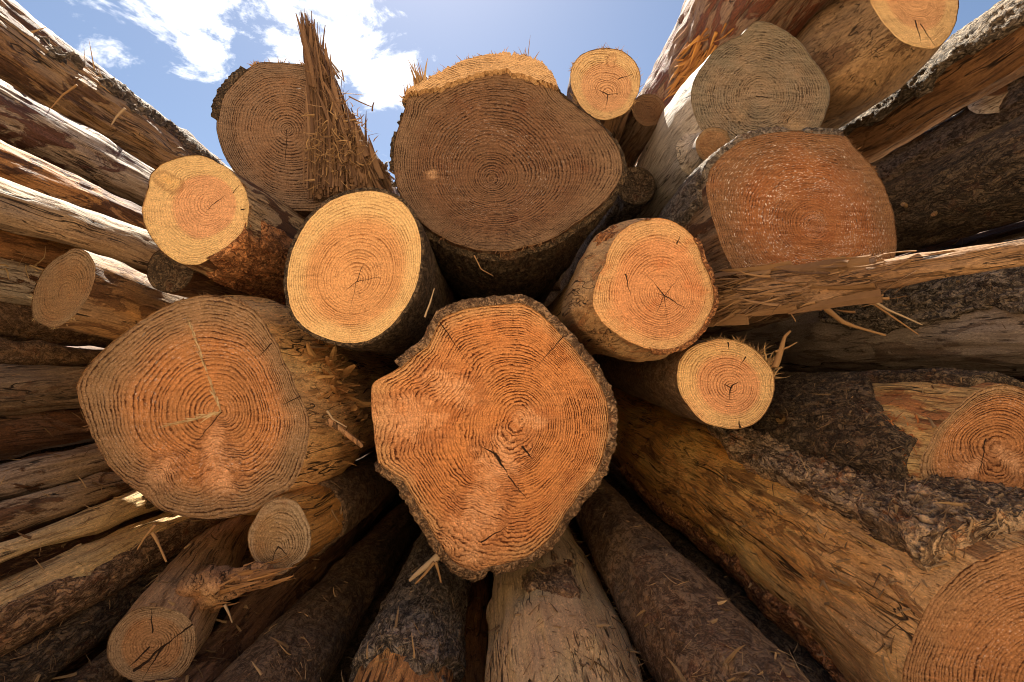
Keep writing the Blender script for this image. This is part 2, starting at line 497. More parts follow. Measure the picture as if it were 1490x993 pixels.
class Log:
    def __init__(self, label, d, vp, L, pts=None, circle=None, pith=None, tilt=0.0, yaw=0.0, flare=((0, 1), (1, 1)),
                 morph=0.5, circ=0.6, amp=0.006, grain=0.0012, back=0.0, rough_rim=0.004, seed=0, shift=None, group=None,
                 knots=(), rlow=0.02, bumps=(), smooth=3.0):
        self.seed = seed
        if pts is not None:
            pts = np.array(pts, float)
            if pith is None:
                pith = pts.mean(0)
            o = P(pith[0], pith[1], d)
            nrm = unit((yaw, -1.0, tilt))
            W = []
            for (u, v) in pts:
                r = ray(u, v)
                W.append(CAM + r * (np.dot(o - CAM, nrm) / np.dot(r, nrm)))
            W = np.array(W)
        else:
            u, v, rp = circle
            o = P(u, v, d)
        axis = unit(ray(*vp))
        o = o - axis * back
        z = -axis
        x = unit(np.cross((0, 0, 1), z))
        y = np.cross(z, x)
        self.R = np.stack([x, y, z], 1)
        self.o = o
        M = Matrix([list(self.R[i]) + [o[i]] for i in range(3)] + [[0, 0, 0, 1]])
        self.M = M
        th = np.arange(NA) / NA * 2 * np.pi
        if pts is not None:
            nl = self.R.T @ nrm
            self.pa, self.pb = -nl[0] / nl[2], -nl[1] / nl[2]
            loc = (W - o) @ self.R
            a = np.arctan2(loc[:, 1], loc[:, 0]) % (2 * np.pi)
            rr = np.hypot(loc[:, 0], loc[:, 1])
            i = np.argsort(a)
            a, rr = a[i], rr[i]
            rad = np.interp(th, np.concatenate([a - 2 * np.pi, a, a + 2 * np.pi]), np.tile(rr, 3))
            rad = gsmooth(rad, smooth * NA / 360)
            self.nrm, self.plane_o = nrm, o
        else:
            self.pa = self.pb = 0.0
            r = rp * d / F
            cs = np.stack([np.cos(th) * 1.3, np.sin(th) * 1.3, th * 0 + seed * 3.7], 1)
            rad = r * (1 + rlow * 2.2 * fbm(cs, 3))
            self.nrm, self.plane_o = -axis, o
        cs = np.stack([np.cos(th) * 14, np.sin(th) * 14, th * 0 + seed * 1.9], 1)
        rad = rad * (1 + rough_rim * 2 * fbm(cs, 4))
        self.rad = rad
        self.rsm = gsmooth(rad, 32 * NA / 360)
        bx, by = rad * np.cos(th), rad * np.sin(th)
        self.c = np.array([bx.mean(), by.mean()])
        self.Rm = np.hypot(bx - self.c[0], by - self.c[1]).mean()
        self.L, self.flare, self.morph, self.circ, self.amp, self.grain = L, np.array(flare, float), morph, circ, amp, grain
        self.shift, self.knots, self.bumps = shift, knots, bumps
        self.label, self.group = label, group
        LOGS.append(self)
        self.root = thing('log', label, 'log', M, group)

    def loc(self, u, v):
        """photo pixel -> local xy on the cut plane"""
        r = ray(u, v)
        w = CAM + r * (np.dot(self.plane_o - CAM, self.nrm) / np.dot(r, self.nrm))
        return (w - self.o) @ self.R

    def radius(self, th, arr=None):
        arr = self.rad if arr is None else arr
        x = (np.asarray(th) % (2 * np.pi)) / (2 * np.pi) * NA
        i = np.floor(x).astype(int) % NA
        f = x - np.floor(x)
        return arr[i] * (1 - f) + arr[(i + 1) % NA] * f

    def surf(self, th, t, off=0.0):
        th, t = np.broadcast_arrays(np.asarray(th, float), np.asarray(t, float))
        tt = np.maximum(t, 0)
        r = self.radius(th)
        b = np.stack([r * np.cos(th), r * np.sin(th)], -1)
        d = b - self.c
        a2 = np.arctan2(d[..., 1], d[..., 0])
        tg = self.c + self.Rm * np.stack([np.cos(a2), np.sin(a2)], -1)
        w = (sstep(0, self.morph, tt) * self.circ)[..., None]
        xy = b * (1 - w) + tg * w
        sc = np.interp(tt, self.flare[:, 0], self.flare[:, 1])[..., None]
        xy = self.c + (xy - self.c) * sc
        dr = xy - self.c
        dr = dr / np.linalg.norm(dr, axis=-1, keepdims=True)
        s = self.seed * 5.3
        q = np.stack([xy[..., 0] * 5 + s, xy[..., 1] * 5, tt * 2.2], -1)
        q2 = np.stack([xy[..., 0] * 55 + s, xy[..., 1] * 55, tt * 3.0], -1)
        q3 = np.stack([xy[..., 0] * 22 + s, xy[..., 1] * 22, tt * 7.0], -1)
        fade = sstep(0.0, 0.05, tt)
        disp = (self.amp * 2 * fbm(q, 3) + self.amp * 0.9 * fbm(q3, 3)) * fade + self.grain * 2 * fbm(q2, 3) * (0.3 + 0.7 * fade)
        for (adeg, t0, size, hgt) in self.bumps:
            da = (np.degrees(a2) - adeg + 180) % 360 - 180
            rr2 = ((np.radians(da) * self.Rm) ** 2 + ((tt - t0) * 0.6) ** 2) / size ** 2
            disp = disp + hgt * np.exp(-rr2) * (1 - 0.5 * np.exp(-rr2 * 6))
        xy = xy + dr * (disp + off)[..., None]
        if self.shift is not None:
            sh = np.array(self.shift, float)
            xy = xy + np.stack([np.interp(tt, sh[:, 0], sh[:, 1]), np.interp(tt, sh[:, 0], sh[:, 2])], -1)
        z = -t + (self.pa * b[..., 0] + self.pb * b[..., 1]) * (1 - sstep(0, 0.3, tt))
        return np.concatenate([xy, z[..., None]], -1)

    def trunk(self, mat, nth=176, nt=130, power=1.7):
        th = np.arange(nth) / nth * 2 * np.pi
        t = self.L * (np.arange(nt) / (nt - 1)) ** power
        v = self.surf(th[None, :], t[:, None]).reshape(-1, 3)
        f = grid_faces(nt, nth)[:, ::-1]
        cen = v[-nth:].mean(0)
        v = np.concatenate([v, cen[None]])
        j = np.arange(nth)
        base = (nt - 1) * nth
        cap = np.stack([base + j, base + (j + 1) % nth, np.full(nth, len(v) - 1), np.full(nth, len(v) - 1)], 1)
        faces = [tuple(x) for x in cap[:, :3].tolist()]
        # quads first, then the closing triangles of the far end
        me_faces = [tuple(x) for x in f.tolist()] + [tuple(reversed(x)) for x in faces]
        self.trunk_o = mesh_obj('trunk', v, me_faces, mat, self.root)
        return self

    def face(self, mat, nth=240, nr=60, fn=None, relief=0.0006, ringwarp=0.004, warpscale=9):
        th = np.arange(nth) / nth * 2 * np.pi
        s = np.concatenate([[0.004], np.linspace(0.02, 0.97, nr - 4), [0.985, 0.994, 1.0]])
        S, TH = s[:, None], th[None, :]
        r1, r0 = self.radius(TH), self.radius(TH, self.rsm)
        w = S ** 2.2
        rr = S * (r0 * (1 - w) + r1 * w)
        x, y = rr * np.cos(TH), rr * np.sin(TH)
        q = np.stack([x, y, x * 0 + self.seed], -1)
        ring = S * self.Rm * (1 - 0.06 * np.sin(S * np.pi)) + ringwarp * 2 * fbm(q * warpscale, 3) * sstep(0.03, 0.35, S)
        # waviness of the outer years where the outline is wavy
        kn = np.zeros_like(x)
        for (u, v, rp, amp) in self.knots:
            c = self.loc(u, v)
            k = np.linalg.norm(self.loc(u + rp, v) - c)
            cr = math.hypot(c[0], c[1])
            e1 = (c[0] / cr, c[1] / cr) if cr > k * 0.5 else (0.6, 0.8)
            wx, wy = 0.55 * k * fbm(q * 26 + 3, 3), 0.55 * k * fbm(q * 26 + 11, 3)
            dx, dy = x - c[0] + wx, y - c[1] + wy
            dr_, dt_ = (dx * e1[0] + dy * e1[1]) / 1.5, (-dx * e1[1] + dy * e1[0]) / 0.85
            e = np.exp(-(dr_ ** 2 + dt_ ** 2) / k ** 2)
            ring = ring + amp * e
            kn = np.maximum(kn, np.clip(e * 1.15 - 0.15, 0, 1) * (0.55 + 0.45 * np.clip(0.5 + 2.2 * fbm(q * 75, 3), 0, 1)))
        z = self.pa * x + self.pb * y + relief * 2 * fbm(q * 18, 3) * (1 - sstep(0.93, 1, S)) - 0.0025 * sstep(0.97, 1.0, S)
        if fn is not None:
            z = z + fn(x, y)
        b = self.surf(th, 0.0)
        v = np.stack([x, y, z], -1)
        v[-1] = b
        v[-1, :, 2] = z[-1]
        v = v.reshape(-1, 3)
        f = grid_faces(len(s), nth)
        n0 = len(v)
        v = np.concatenate([v, [[0, 0, z[0].mean()]]])
        j = np.arange(nth)
        tri = [(int(a), int(b_), n0) for a, b_ in zip((j + 1) % nth, j)]
        tri = [(b_, a, c) for a, b_, c in tri]
        faces = [tuple(q_) for q_ in f.tolist()] + tri
        ringv = np.append(ring.ravel(), 0.0)
        sv = np.append(np.broadcast_to(S, x.shape).ravel(), 0.0)
        self.face_o = mesh_obj('cut_face', v, faces, mat, self.root, attrs={'ring': ringv, 'edge': sv, 'knot': np.append(kn.ravel(), 0)})
        return self

    def cracks(self, lst):
        """drying checks given in photo pixels -> local coordinates"""
        out = []
        for (u1, v1, u2, v2, w) in lst:
            a, b = self.loc(u1, v1), self.loc(u2, v2)
            k = np.linalg.norm(self.loc(u1 + 1, v1) - a)
            out.append((a[0], a[1], b[0], b[1], w * k))
        return out

    def bark(self, name, mat, mask, thick=0.012, t0=-0.004, t1=0.6, th0=0, th1=360, res=0.0035, rough=1.0, nscale=9, namp=0.55, label=None, fine=1.0):
        nth = int(max(24, math.radians(th1 - th0) * self.Rm / res))
        nth = min(nth, 560)
        nt = int(min(420, max(16, (t1 - t0) / res)))
        closed = (th1 - th0) >= 360
        th = np.radians(np.linspace(th0, th1, nth, endpoint=not closed))
        t = np.linspace(t0, t1, nt)
        T, TH = t[:, None] + 0 * th[None, :], th[None, :] + 0 * t[:, None]
        base = self.surf(TH, T)
        q = base + self.seed * 2.1
        m = mask(np.degrees(TH), T) + namp * 2 * fbm(q * np.array([nscale, nscale, nscale * 0.6]), 5, 0.6)
        rid = ridged(q * np.array([42, 42, 15]), 4)
        rid2 = fbm(q * 120, 3)
        hgt = thick * sstep(0.0, 0.16, m) * (0.55 + 0.55 * rid * rough + 0.30 * rid2 * fine) + 0.0015
        hgt = np.where(m < 0, -0.003, hgt)
        if not closed:
            e = sstep(0, 0.03, (TH - th[0]) / (th[-1] - th[0])) * sstep(0, 0.03, (th[-1] - TH) / (th[-1] - th[0]))
            hgt = hgt * e - 0.003 * (1 - e)
        v = self.surf(TH, T, hgt)
        first, last = self.surf(TH[:1], T[:1], -0.004), self.surf(TH[-1:], T[-1:], -0.004)
        v = np.concatenate([first, v, last])
        m = np.concatenate([m[:1], m, m[-1:]])
        f = grid_faces(nt + 2, nth, closed)[:, ::-1]
        keep = (m.ravel()[f] > -0.05).any(1)
        f = f[keep]
        used = np.unique(f)
        remap = np.full(v.reshape(-1, 3).shape[0], -1)
        remap[used] = np.arange(len(used))
        o = mesh_obj(name, v.reshape(-1, 3)[used], remap[f], mat, self.root)
        if label:
            o['label'] = label
        return o

    def fringe(self, mat, d0, d1, n, l0, l1, w=0.0009, radial=0.6, out=0.5, tang=0.5, name='fibre_fringe', t0=0.0, t1=0.01, bend=0.4):
        S = Slivers()
        cen = [random.uniform(d0, d1) for _ in range(max(4, n // 14))]
        for _ in range(n):
            a = math.radians(random.choice(cen) + random.gauss(0, 1.6) if random.random() < 0.8 else random.uniform(d0, d1))
            t = random.uniform(t0, t1)
            p = self.surf(a, t, -0.001)
            rd = np.array([math.cos(a), math.sin(a), 0])
            tg = np.array([-math.sin(a), math.cos(a), 0])
            d = rd * radial * random.uniform(0.3, 1.2) + tg * random.gauss(0, tang) + np.array([0, 0, out * random.uniform(-0.2, 1.2)])
            L = random.uniform(l0, l1) * random.choice((0.4, 0.6, 1.0))
            S.add(p, d, L, w * random.uniform(0.5, 1.5), bend, 3)
        return S.build(name, mat, self.root)


def in_deg(a, lo, hi, soft=12):
    """1 inside the angle window lo..hi (degrees), falling to -1 outside"""
    mid, half = (lo + hi) / 2, (hi - lo) / 2
    d = np.abs((a - mid + 180) % 360 - 180)
    return np.clip((half - d) / soft, -1, 1)


VP = (725, 540)
FIB = fibre_mat('straw_fibre', (0.56, 0.37, 0.17), (0.24, 0.12, 0.05))
FIB_DARK = fibre_mat('brown_fibre', (0.34, 0.18, 0.08), (0.12, 0.055, 0.025))
FIB_PALE = fibre_mat('pale_fibre', (0.70, 0.55, 0.32), (0.45, 0.28, 0.12))

# shared barks
BARK_BROWN = bark_mat('rough_brown_bark', (0.29, 0.185, 0.105), (0.045, 0.02, 0.009), (0.22, 0.065, 0.02), 0.5)
BARK_PLATE = bark_mat('plated_brown_bark', (0.42, 0.29, 0.17), (0.04, 0.018, 0.008), (0.36, 0.12, 0.03), 0.55, 0.12, 15.0, bump=0.016, sc=0.5, zst=0.3)
BARK_GREY = bark_mat('rough_grey_bark', (0.20, 0.165, 0.13), (0.03, 0.02, 0.013), (0.16, 0.06, 0.025), 0.25, 0.15, 3.0)
BARK_BLACK = bark_mat('black_grey_bark', (0.25, 0.20, 0.145), (0.018, 0.012, 0.008), (0.10, 0.045, 0.02), 0.15, 0.1, 5.0)
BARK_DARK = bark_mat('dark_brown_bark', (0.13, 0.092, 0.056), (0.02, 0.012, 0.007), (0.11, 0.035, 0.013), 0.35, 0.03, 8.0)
BARK_RED = bark_mat('reddish_inner_bark', (0.40, 0.19, 0.08), (0.08, 0.025, 0.009), (0.42, 0.13, 0.035), 0.6, 0.0, 2.0)
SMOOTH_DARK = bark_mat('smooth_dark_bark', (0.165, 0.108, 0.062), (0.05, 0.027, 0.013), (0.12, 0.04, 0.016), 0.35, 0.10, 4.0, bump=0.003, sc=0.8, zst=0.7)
SMOOTH_TAN = bark_mat('smooth_tan_bark', (0.22, 0.145, 0.085), (0.10, 0.055, 0.028), (0.22, 0.09, 0.03), 0.4, 0.05, 6.0, bump=0.003, sc=0.8, zst=0.5)

ORANGE = dict(mid=(0.40, 0.19, 0.065), dark=(0.18, 0.075, 0.025), light=(0.58, 0.33, 0.12))
TAN = dict(mid=(0.42, 0.27, 0.135), dark=(0.22, 0.12, 0.055), light=(0.58, 0.40, 0.20))
GREYW = dict(mid=(0.34, 0.245, 0.155), dark=(0.17, 0.11, 0.065), light=(0.46, 0.34, 0.22))
BROWN = dict(mid=(0.22, 0.115, 0.05), dark=(0.085, 0.04, 0.018), light=(0.36, 0.19, 0.075))

HEART_, SAP_ = (0.56, 0.235, 0.075), (0.66, 0.40, 0.155)

# ================================================================== faces of the pile
# --- the big log in the middle, bark still round its rim
C_ = Log('large round orange cut log with wavy rings and a ragged bark rim', 1.0, VP, 3.2, pith=(760, 610), seed=1,
         pts=[(541, 557), (557, 548), (574, 540), (590, 527), (604, 513), (619, 505), (628, 490), (634, 472), (644, 459), (662, 452), (685, 446), (710, 443),
              (732, 441), (764, 440), (787, 455), (805, 472), (820, 488), (847, 520), (871, 553), (884, 581), (888, 618), (882, 655), (871, 687),
              (847, 716), (824, 748), (801, 785), (778, 806), (750, 819), (718, 825), (690, 834), (672, 828), (657, 817), (639, 794), (620, 761),
              (602, 729), (585, 700), (570, 690), (551, 678), (546, 650), (543, 620), (540, 590)],
         knots=[(655, 562, 34, 0.022), (722, 676, 42, -0.03), (775, 612, 20, 0.012), (692, 760, 48, 0.035), (590, 610, 45, 0.02)], smooth=1.2, tilt=0.05,
         bumps=((175, 0.05, 0.05, 0.0),))
C_.face(face_mat('wavy_orange_end_grain', (0.60, 0.245, 0.08), (0.58, 0.30, 0.12), (0.30, 0.17, 0.10), 122, sap_at=0.9, hatch=0.5, hatch_deg=-8, contrast=1.1,
                 grey=0.1, rim_grey=0.08, stain=0.35, stain_col=(0.46, 0.13, 0.03), knot_col=(0.76, 0.40, 0.20), seed=1.0, jitter=0.3,
                 cracks=C_.cracks([(722, 662, 740, 694, 2.6), (722, 662, 700, 650, 1.6), (760, 650, 775, 668, 1.8), (740, 694, 770, 730, 1.0), (700, 790, 740, 765, 1.2),
                                   (640, 470, 690, 540, 0.7), (820, 490, 775, 540, 0.8)])), nth=420, nr=90, ringwarp=0.006, warpscale=7, relief=0.0009)
C_.trunk(wood_mat('flank_under_bark', **BROWN, inner_amt=0.6, seed=1))
C_.bark('bark', BARK_BROWN, lambda a, t: 0.12 + 0.8 * in_deg(a, 197, 515, 6) + 0.5 * in_deg(a, 128, 152, 8) - 0.9 * np.clip(in_deg(a, 252, 262, 6), 0, 1), thick=0.0155, t1=0.5, res=0.003, nscale=6, namp=0.7)

# --- big left log
L_ = Log('large weathered orange cut log with a pale vertical crack and torn flank', 1.05, (735, 560), 3.0, pith=(322, 601), seed=2, tilt=0.10, yaw=0.05,
         pts=[(290, 430), (255, 440), (215, 460), (180, 485), (150, 510), (125, 535), (111, 560), (115, 585), (125, 610), (140, 645), (160, 680), (180, 700),
              (205, 718), (218, 730), (235, 743), (258, 750), (283, 754), (320, 755), (344, 752), (375, 741), (400, 722), (423, 712), (440, 678), (449, 638),
              (450, 608), (440, 585), (431, 569), (412, 525), (395, 485), (370, 450), (340, 436), (315, 431)],
         knots=[(312, 648, 24, 0.022), (232, 690, 26, 0.03), (322, 692, 30, 0.03)],
         flare=((0, 1), (0.06, 1.05), (0.14, 1.13), (0.24, 1.14), (0.5, 1.02), (3, 1)), smooth=1.5, bumps=((20, 0.12, 0.05, 0.015),))
L_.face(face_mat('weathered_orange_end_grain', (0.52, 0.225, 0.08), (0.38, 0.22, 0.11), (0.36, 0.22, 0.13), 97, sap_at=0.72, sap_soft=0.16, hatch=0.5, hatch_deg=-14,
                 contrast=1.0, grey=0.25, grey_col=(0.235, 0.15, 0.08), rim_grey=0.55, speck=0.7, stain=0.3, knot_col=(0.74, 0.40, 0.21), seed=2.0, jitter=0.2,
                 cracks=L_.cracks([(322, 600, 262, 672, 0.9), (440, 575, 410, 590, 1.2), (430, 520, 405, 535, 1.1), (395, 500, 375, 520, 1.0)])), nth=400, nr=90, ringwarp=0.004)
S = Slivers()
for (u1, v1, u2, v2) in ((322, 600, 276, 470), (322, 600, 240, 620)):     # fibres standing in the two pale cracks
    a, b = L_.loc(u1, v1), L_.loc(u2, v2)
    for k in range(90):
        f = random.random() ** 1.2
        p = a + (b - a) * f + RNG.normal(size=3) * 0.0012
        p[2] = L_.pa * p[0] + L_.pb * p[1] + 0.001
        S.add(p, (b - a) + RNG.normal(size=3) * 0.03, random.uniform(0.010, 0.028), random.uniform(0.0009, 0.0022) * (1.15 - f * 0.6), 0.15, 3)
S.build('crack_fibre_fringe', FIB_PALE, L_.root)
L_.trunk(wood_mat('orange_torn_flank', (0.70, 0.38, 0.14), (0.42, 0.19, 0.06), (0.80, 0.52, 0.21), grey=(0.5, 0.36, 0.22), grey_amt=0.3, inner_amt=0.06, crack=0.9, seed=2))
L_.fringe(FIB_DARK, 30, 215, 260, 0.005, 0.016, 0.0009, 0.5, 0.5, 0.6)
# torn lumps and fibres along the flank
S = Slivers()
for k in range(190):
    a = math.radians(random.gauss(24, 19))
    t = abs(random.gauss(0.15, 0.06)) + 0.02
    p = L_.surf(a, t, -0.002)
    rd = np.array([math.cos(a), math.sin(a), 0])
    big = random.random() < 0.45
    S.add(p, rd * random.uniform(0.05, 0.55) + np.array([0, 0, random.choice((-1.0, -1.0, 0.8))]) + RNG.normal(size=3) * 0.2, random.uniform(0.025, 0.075),
          random.uniform(0.005, 0.013) if big else random.uniform(0.0012, 0.004), 0.25, 4, flat=0.35, tip=0.35 if big else 0.12)
S.build('torn_fibre_tuft', fibre_mat('orange_torn_fibre', (0.72, 0.42, 0.16), (0.36, 0.16, 0.055), 1.0), L_.root)

# --- bright round log left of centre
O_ = Log('clean bright yellow-orange round log face, fresh cut, between two weathered logs', 1.05, VP, 3.0, pith=(519, 410), seed=3, tilt=0.12, smooth=4,
         pts=[(520, 277), (488, 286), (455, 310), (432, 345), (418, 388), (417, 430), (425, 460), (445, 481), (475, 495), (510, 502), (537, 498), (562, 483),
              (587, 455), (604, 425), (613, 387), (614, 350), (608, 325), (595, 300), (575, 284), (550, 276)])
O_.face(face_mat('fresh_yellow_end_grain', (0.66, 0.34, 0.14), (0.74, 0.49, 0.22), (0.62, 0.42, 0.25), 128, sap_at=0.72, sap_soft=0.10, hatch=0.4, hatch_deg=35, contrast=0.62,
                 grey=0.0, stain=0.2, stain_col=(0.60, 0.24, 0.07), seed=3.0, jitter=0.12, bump=0.0012,
                 cracks=O_.cracks([(519, 410, 530, 380, 0.7), (519, 410, 500, 425, 0.7), (519, 410, 560, 402, 0.5), (519, 410, 508, 452, 0.5)])), nth=300, ringwarp=0.0015)
O_.trunk(wood_mat('dark_flank_a', **BROWN, inner_amt=0.8, seed=3))
O_.bark('bark', BARK_DARK, lambda a, t: 0.8 + 0 * a, thick=0.003, t0=0.0, t1=0.5, res=0.004)

# --- fresh log above left with a small side knot
Y_ = Log('pale yellow log face with a small round knot near its rim and a split flank', 1.1, (735, 560), 2.6, pith=(312, 296), seed=4, tilt=0.15, smooth=1.5,
         pts=[(219, 253), (233, 240), (260, 229), (291, 226), (318, 238), (342, 255), (356, 274), (360, 288), (361, 315), (356, 339), (339, 356), (308, 375),
              (288, 386), (264, 384), (240, 370), (223, 350), (211, 328), (206, 305), (211, 288), (216, 271)],
         knots=[(245, 265, 15, 0.02)], flare=((0, 1), (0.12, 1.08), (0.4, 1.15), (3, 1.1)))
Y_.face(face_mat('pale_yellow_end_grain', (0.66, 0.35, 0.17), (0.72, 0.49, 0.22), (0.62, 0.40, 0.25), 150, sap_at=0.60, sap_soft=0.05, hatch=0.45, hatch_deg=70, contrast=0.55,
                 grey=0.0, stain=0.1, knot_col=(0.70, 0.42, 0.15), seed=4.0, jitter=0.15, bump=0.0012,
                 cracks=Y_.cracks([(312, 296, 330, 282, 0.8), (312, 296, 298, 310, 0.7), (340, 280, 350, 268, 0.8), (352, 305, 359, 304, 1.2)])), nth=260)
Y_.trunk(wood_mat('split_tan_flank', **TAN, grey_amt=0.25, inner_amt=0.45, crack=1.0, seed=4))
Y_.bark('bark', BARK_RED, lambda a, t: 1.2 * in_deg(a, 260, 345, 15) + np.where(t < 0.05, -1.2, 0.2), thick=0.012, t1=0.7, res=0.0035)
Y_.fringe(FIB_DARK, -60, 40, 120, 0.005, 0.014, 0.0008, 0.3, 0.8, 0.5)
Y_.fringe(FIB_DARK, 215, 262, 70, 0.005, 0.012, 0.0008, 0.5, 0.6, 0.5)

# --- the huge top log
def ledge(u, v):
    pass
T_ = Log('huge dark brown cut log with a pale strip painted as sunlit along its top edge', 1.2, (730, 560), 3.2, pith=(715, 262), seed=5, tilt=-0.04, smooth=1.2,
         pts=[(590, 140), (592, 151), (582, 180), (573, 216), (573, 249), (580, 278), (592, 299), (611, 321), (640, 343), (669, 357), (712, 365), (734, 366), (763, 359),
              (796, 350), (836, 325), (868, 303), (893, 277), (906, 248), (904, 227), (893, 205), (872, 180), (846, 161), (821, 143), (810, 129), (803, 111),
              (788, 93), (763, 84), (734, 80), (705, 84), (676, 91), (643, 107), (614, 124), (600, 131)],
         knots=[(628, 254, 9, 0.006)], flare=((0, 1), (0.1, 1.03), (0.5, 1.02), (3, 1)))
_edge = [T_.loc(u, v)[:2] for u, v in ((575, 146), (589, 141), (612, 138), (633, 135), (669, 125), (705, 111), (731, 109), (756, 116), (785, 126), (812, 131))]
_ex, _ey = np.array([e[0] for e in _edge]), np.array([e[1] for e in _edge])


def t_step(x, y):
    """the felling step: above the line the cut stands forward and leans back to catch the sky"""
    yy = y - np.interp(x, _ex, _ey) - 0.003 * fbm(np.stack([x * 60, y * 0, x * 0], -1), 3)
    up = sstep(-0.001, 0.004, yy)
    return up * (0.020 - np.maximum(yy, 0) * 0.9)


T_.face(face_mat('dark_weathered_end_grain', (0.175, 0.090, 0.047), (0.225, 0.140, 0.082), (0.34, 0.24, 0.17), 118, sap_at=0.82, sap_soft=0.16, hatch=0.7, hatch_deg=24, contrast=1.05,
                 grey=0.35, grey_col=(0.155, 0.095, 0.055), rim_grey=0.15, speck=0.5, stain=0.5, stain_col=(0.13, 0.045, 0.02), knot_col=(0.5, 0.3, 0.16), seed=5.0, jitter=0.25, bump=0.003),
        nth=420, nr=130, fn=None)
T_.trunk(wood_mat('dark_flank_b', **BROWN, inner_amt=0.8, seed=5))
T_.bark('bark', BARK_DARK, lambda a, t: 0.5 + 0.5 * in_deg(a, 200, 390, 10), thick=0.016, t0=0.02, t1=0.6, res=0.004)

# the pale strip is the step left by the felling cut: a slab with its own thickness, sunlight painted into its colour
def strip_part():
    up = [(589, 141), (600, 131), (614, 124), (643, 107), (676, 91), (705, 84), (734, 80), (763, 84), (788, 93), (803, 111), (812, 131)]
    lo = [(589, 143), (600, 140), (614, 138), (643, 133), (676, 122), (705, 111), (734, 109), (763, 118), (788, 126), (803, 129), (812, 132)]
    n, m = 160, 14
    ux = np.interp(np.linspace(0, 1, n), np.linspace(0, 1, len(up)), [p[0] for p in up])
    uy = np.interp(np.linspace(0, 1, n), np.linspace(0, 1, len(up)), [p[1] for p in up])
    lx = np.interp(np.linspace(0, 1, n), np.linspace(0, 1, len(lo)), [p[0] for p in lo])
    ly = np.interp(np.linspace(0, 1, n), np.linspace(0, 1, len(lo)), [p[1] for p in lo])
    ly = ly + gn(np.stack([np.arange(n) * 0.16, np.zeros(n), np.zeros(n)], -1)) * 9 + gn(np.stack([np.arange(n) * 0.6, np.zeros(n) + 3, np.zeros(n)], -1)) * 4
    uy = uy + gn(np.stack([np.arange(n) * 0.45, np.zeros(n) + 5, np.zeros(n)], -1)) * 9
    V = []
    for k in range(m):
        f = k / (m - 3) if k < m - 2 else 1
        for i in range(n):
            p = T_.loc(lx[i] + (ux[i] - lx[i]) * f, ly[i] + (uy[i] - ly[i]) * f)
            h = np.linalg.norm(T_.loc(ux[i], uy[i]) - T_.loc(lx[i], ly[i]))
            if k == 0:
                p[2] -= 0.004
            else:
                p[2] += 0.016 * min(1, h / 0.012) - f * h * 0.10
            if k == m - 2:
                p[2] -= 0.01
            if k == m - 1:
                p[2] -= 0.05
            V.append(p)
    V = np.array(V)
    q = V * 40
    V[n:, 2] += 0.0015 * fbm(q[n:], 3)
    ring = np.hypot(V[:, 0], V[:, 1])
    return mesh_obj('felling_step', V, grid_faces(m, n, False), face_mat('sun_painted_step', (0.66, 0.36, 0.17), (0.68, 0.43, 0.21), (0.6, 0.45, 0.33), 150, sap_at=0.1, hatch=0.55,
                    hatch_deg=85, contrast=0.8, grey=0.0, stain=0.35, stain_col=(0.50, 0.24, 0.10), seed=5.5, bump=0.003), T_.root, smooth=False,
                    attrs={'ring': ring, 'edge': np.full(len(V), 0.5), 'knot': np.zeros(len(V))})


strip_part()
T_.fringe(FIB, 62, 138, 300, 0.010, 0.034, 0.0018, 0.9, 0.15, 0.5, t0=0.0, t1=0.02)
T_.fringe(FIB_DARK, 225, 330, 90, 0.006, 0.03, 0.0012, 0.5, 0.5, 0.7, name='rim_fibre_fringe')
S = Slivers()
for k in range(46):                                   # stump of torn hinge wood at the upper left
    u = random.uniform(606, 630)
    p = T_.loc(u, 134 - (u - 606) * 0.2)
    p[2] += random.uniform(-0.02, 0.014)
    S.add(p, np.array([random.gauss(-0.28, 0.12), 1.0, random.gauss(0, 0.15)]), random.uniform(0.02, 0.095) * (1.0 if u < 622 else 0.6), random.uniform(0.002, 0.005), 0.12, 4)
for k in range(40):
    u = random.uniform(590, 607)
    p = T_.loc(u, 141)
    p[2] += random.uniform(-0.02, 0.012)
    S.add(p, np.array([random.gauss(0, 0.2), 1.0, random.gauss(0, 0.2)]), random.uniform(0.012, 0.028), random.uniform(0.002, 0.004), 0.15, 3)
p = T_.loc(768, 84)
S.add(p, np.array([0.1, 1, -0.1]), 0.07, 0.0012, 0.05, 4)
S.build('hinge_splinter_tuft', FIB, T_.root)

# --- weathered log with a torn hinge slab
E_ = Log('grey-brown round log end beside a tall splintered spike against the sky', 1.4, (725, 560), 2.6, pith=(418, 188), seed=6, tilt=-0.02, smooth=1.5,
         pts=[(378, 91), (360, 100), (339, 120), (323, 140), (317, 167), (315, 191), (321, 212), (333, 239), (345, 254), (366, 274), (391, 297), (409, 303),
              (445, 307), (480, 304), (505, 290), (520, 262), (525, 230), (518, 190), (500, 150), (478, 118), (455, 98), (441, 95), (420, 92), (400, 91)])
E_.face(face_mat('brown_ringed_end_grain', (0.255, 0.145, 0.08), (0.245, 0.155, 0.095), (0.34, 0.25, 0.18), 98, sap_at=0.8, hatch=0.7, hatch_deg=4, contrast=1.0, grey=0.45,
                 grey_col=(0.23, 0.155, 0.10), rim_grey=0.3, speck=0.25, seed=6.0, jitter=0.22, bump=0.003, stain=0.15,
                 cracks=E_.cracks([(418, 188, 414, 250, 0.7)])), nth=300, nr=70, ringwarp=0.002)
E_.trunk(wood_mat('dark_flank_c', **BROWN, inner_amt=0.6, seed=6))
E_.bark('bark', BARK_DARK, lambda a, t: 1.2 * in_deg(a, 125, 175, 8) - 0.1 + 0 * t, thick=0.022, t0=0.0, t1=0.4, th0=100, th1=200)
E_.fringe(FIB, 60, 125, 150, 0.008, 0.03, 0.0016, 0.8, 0.2, 0.6)


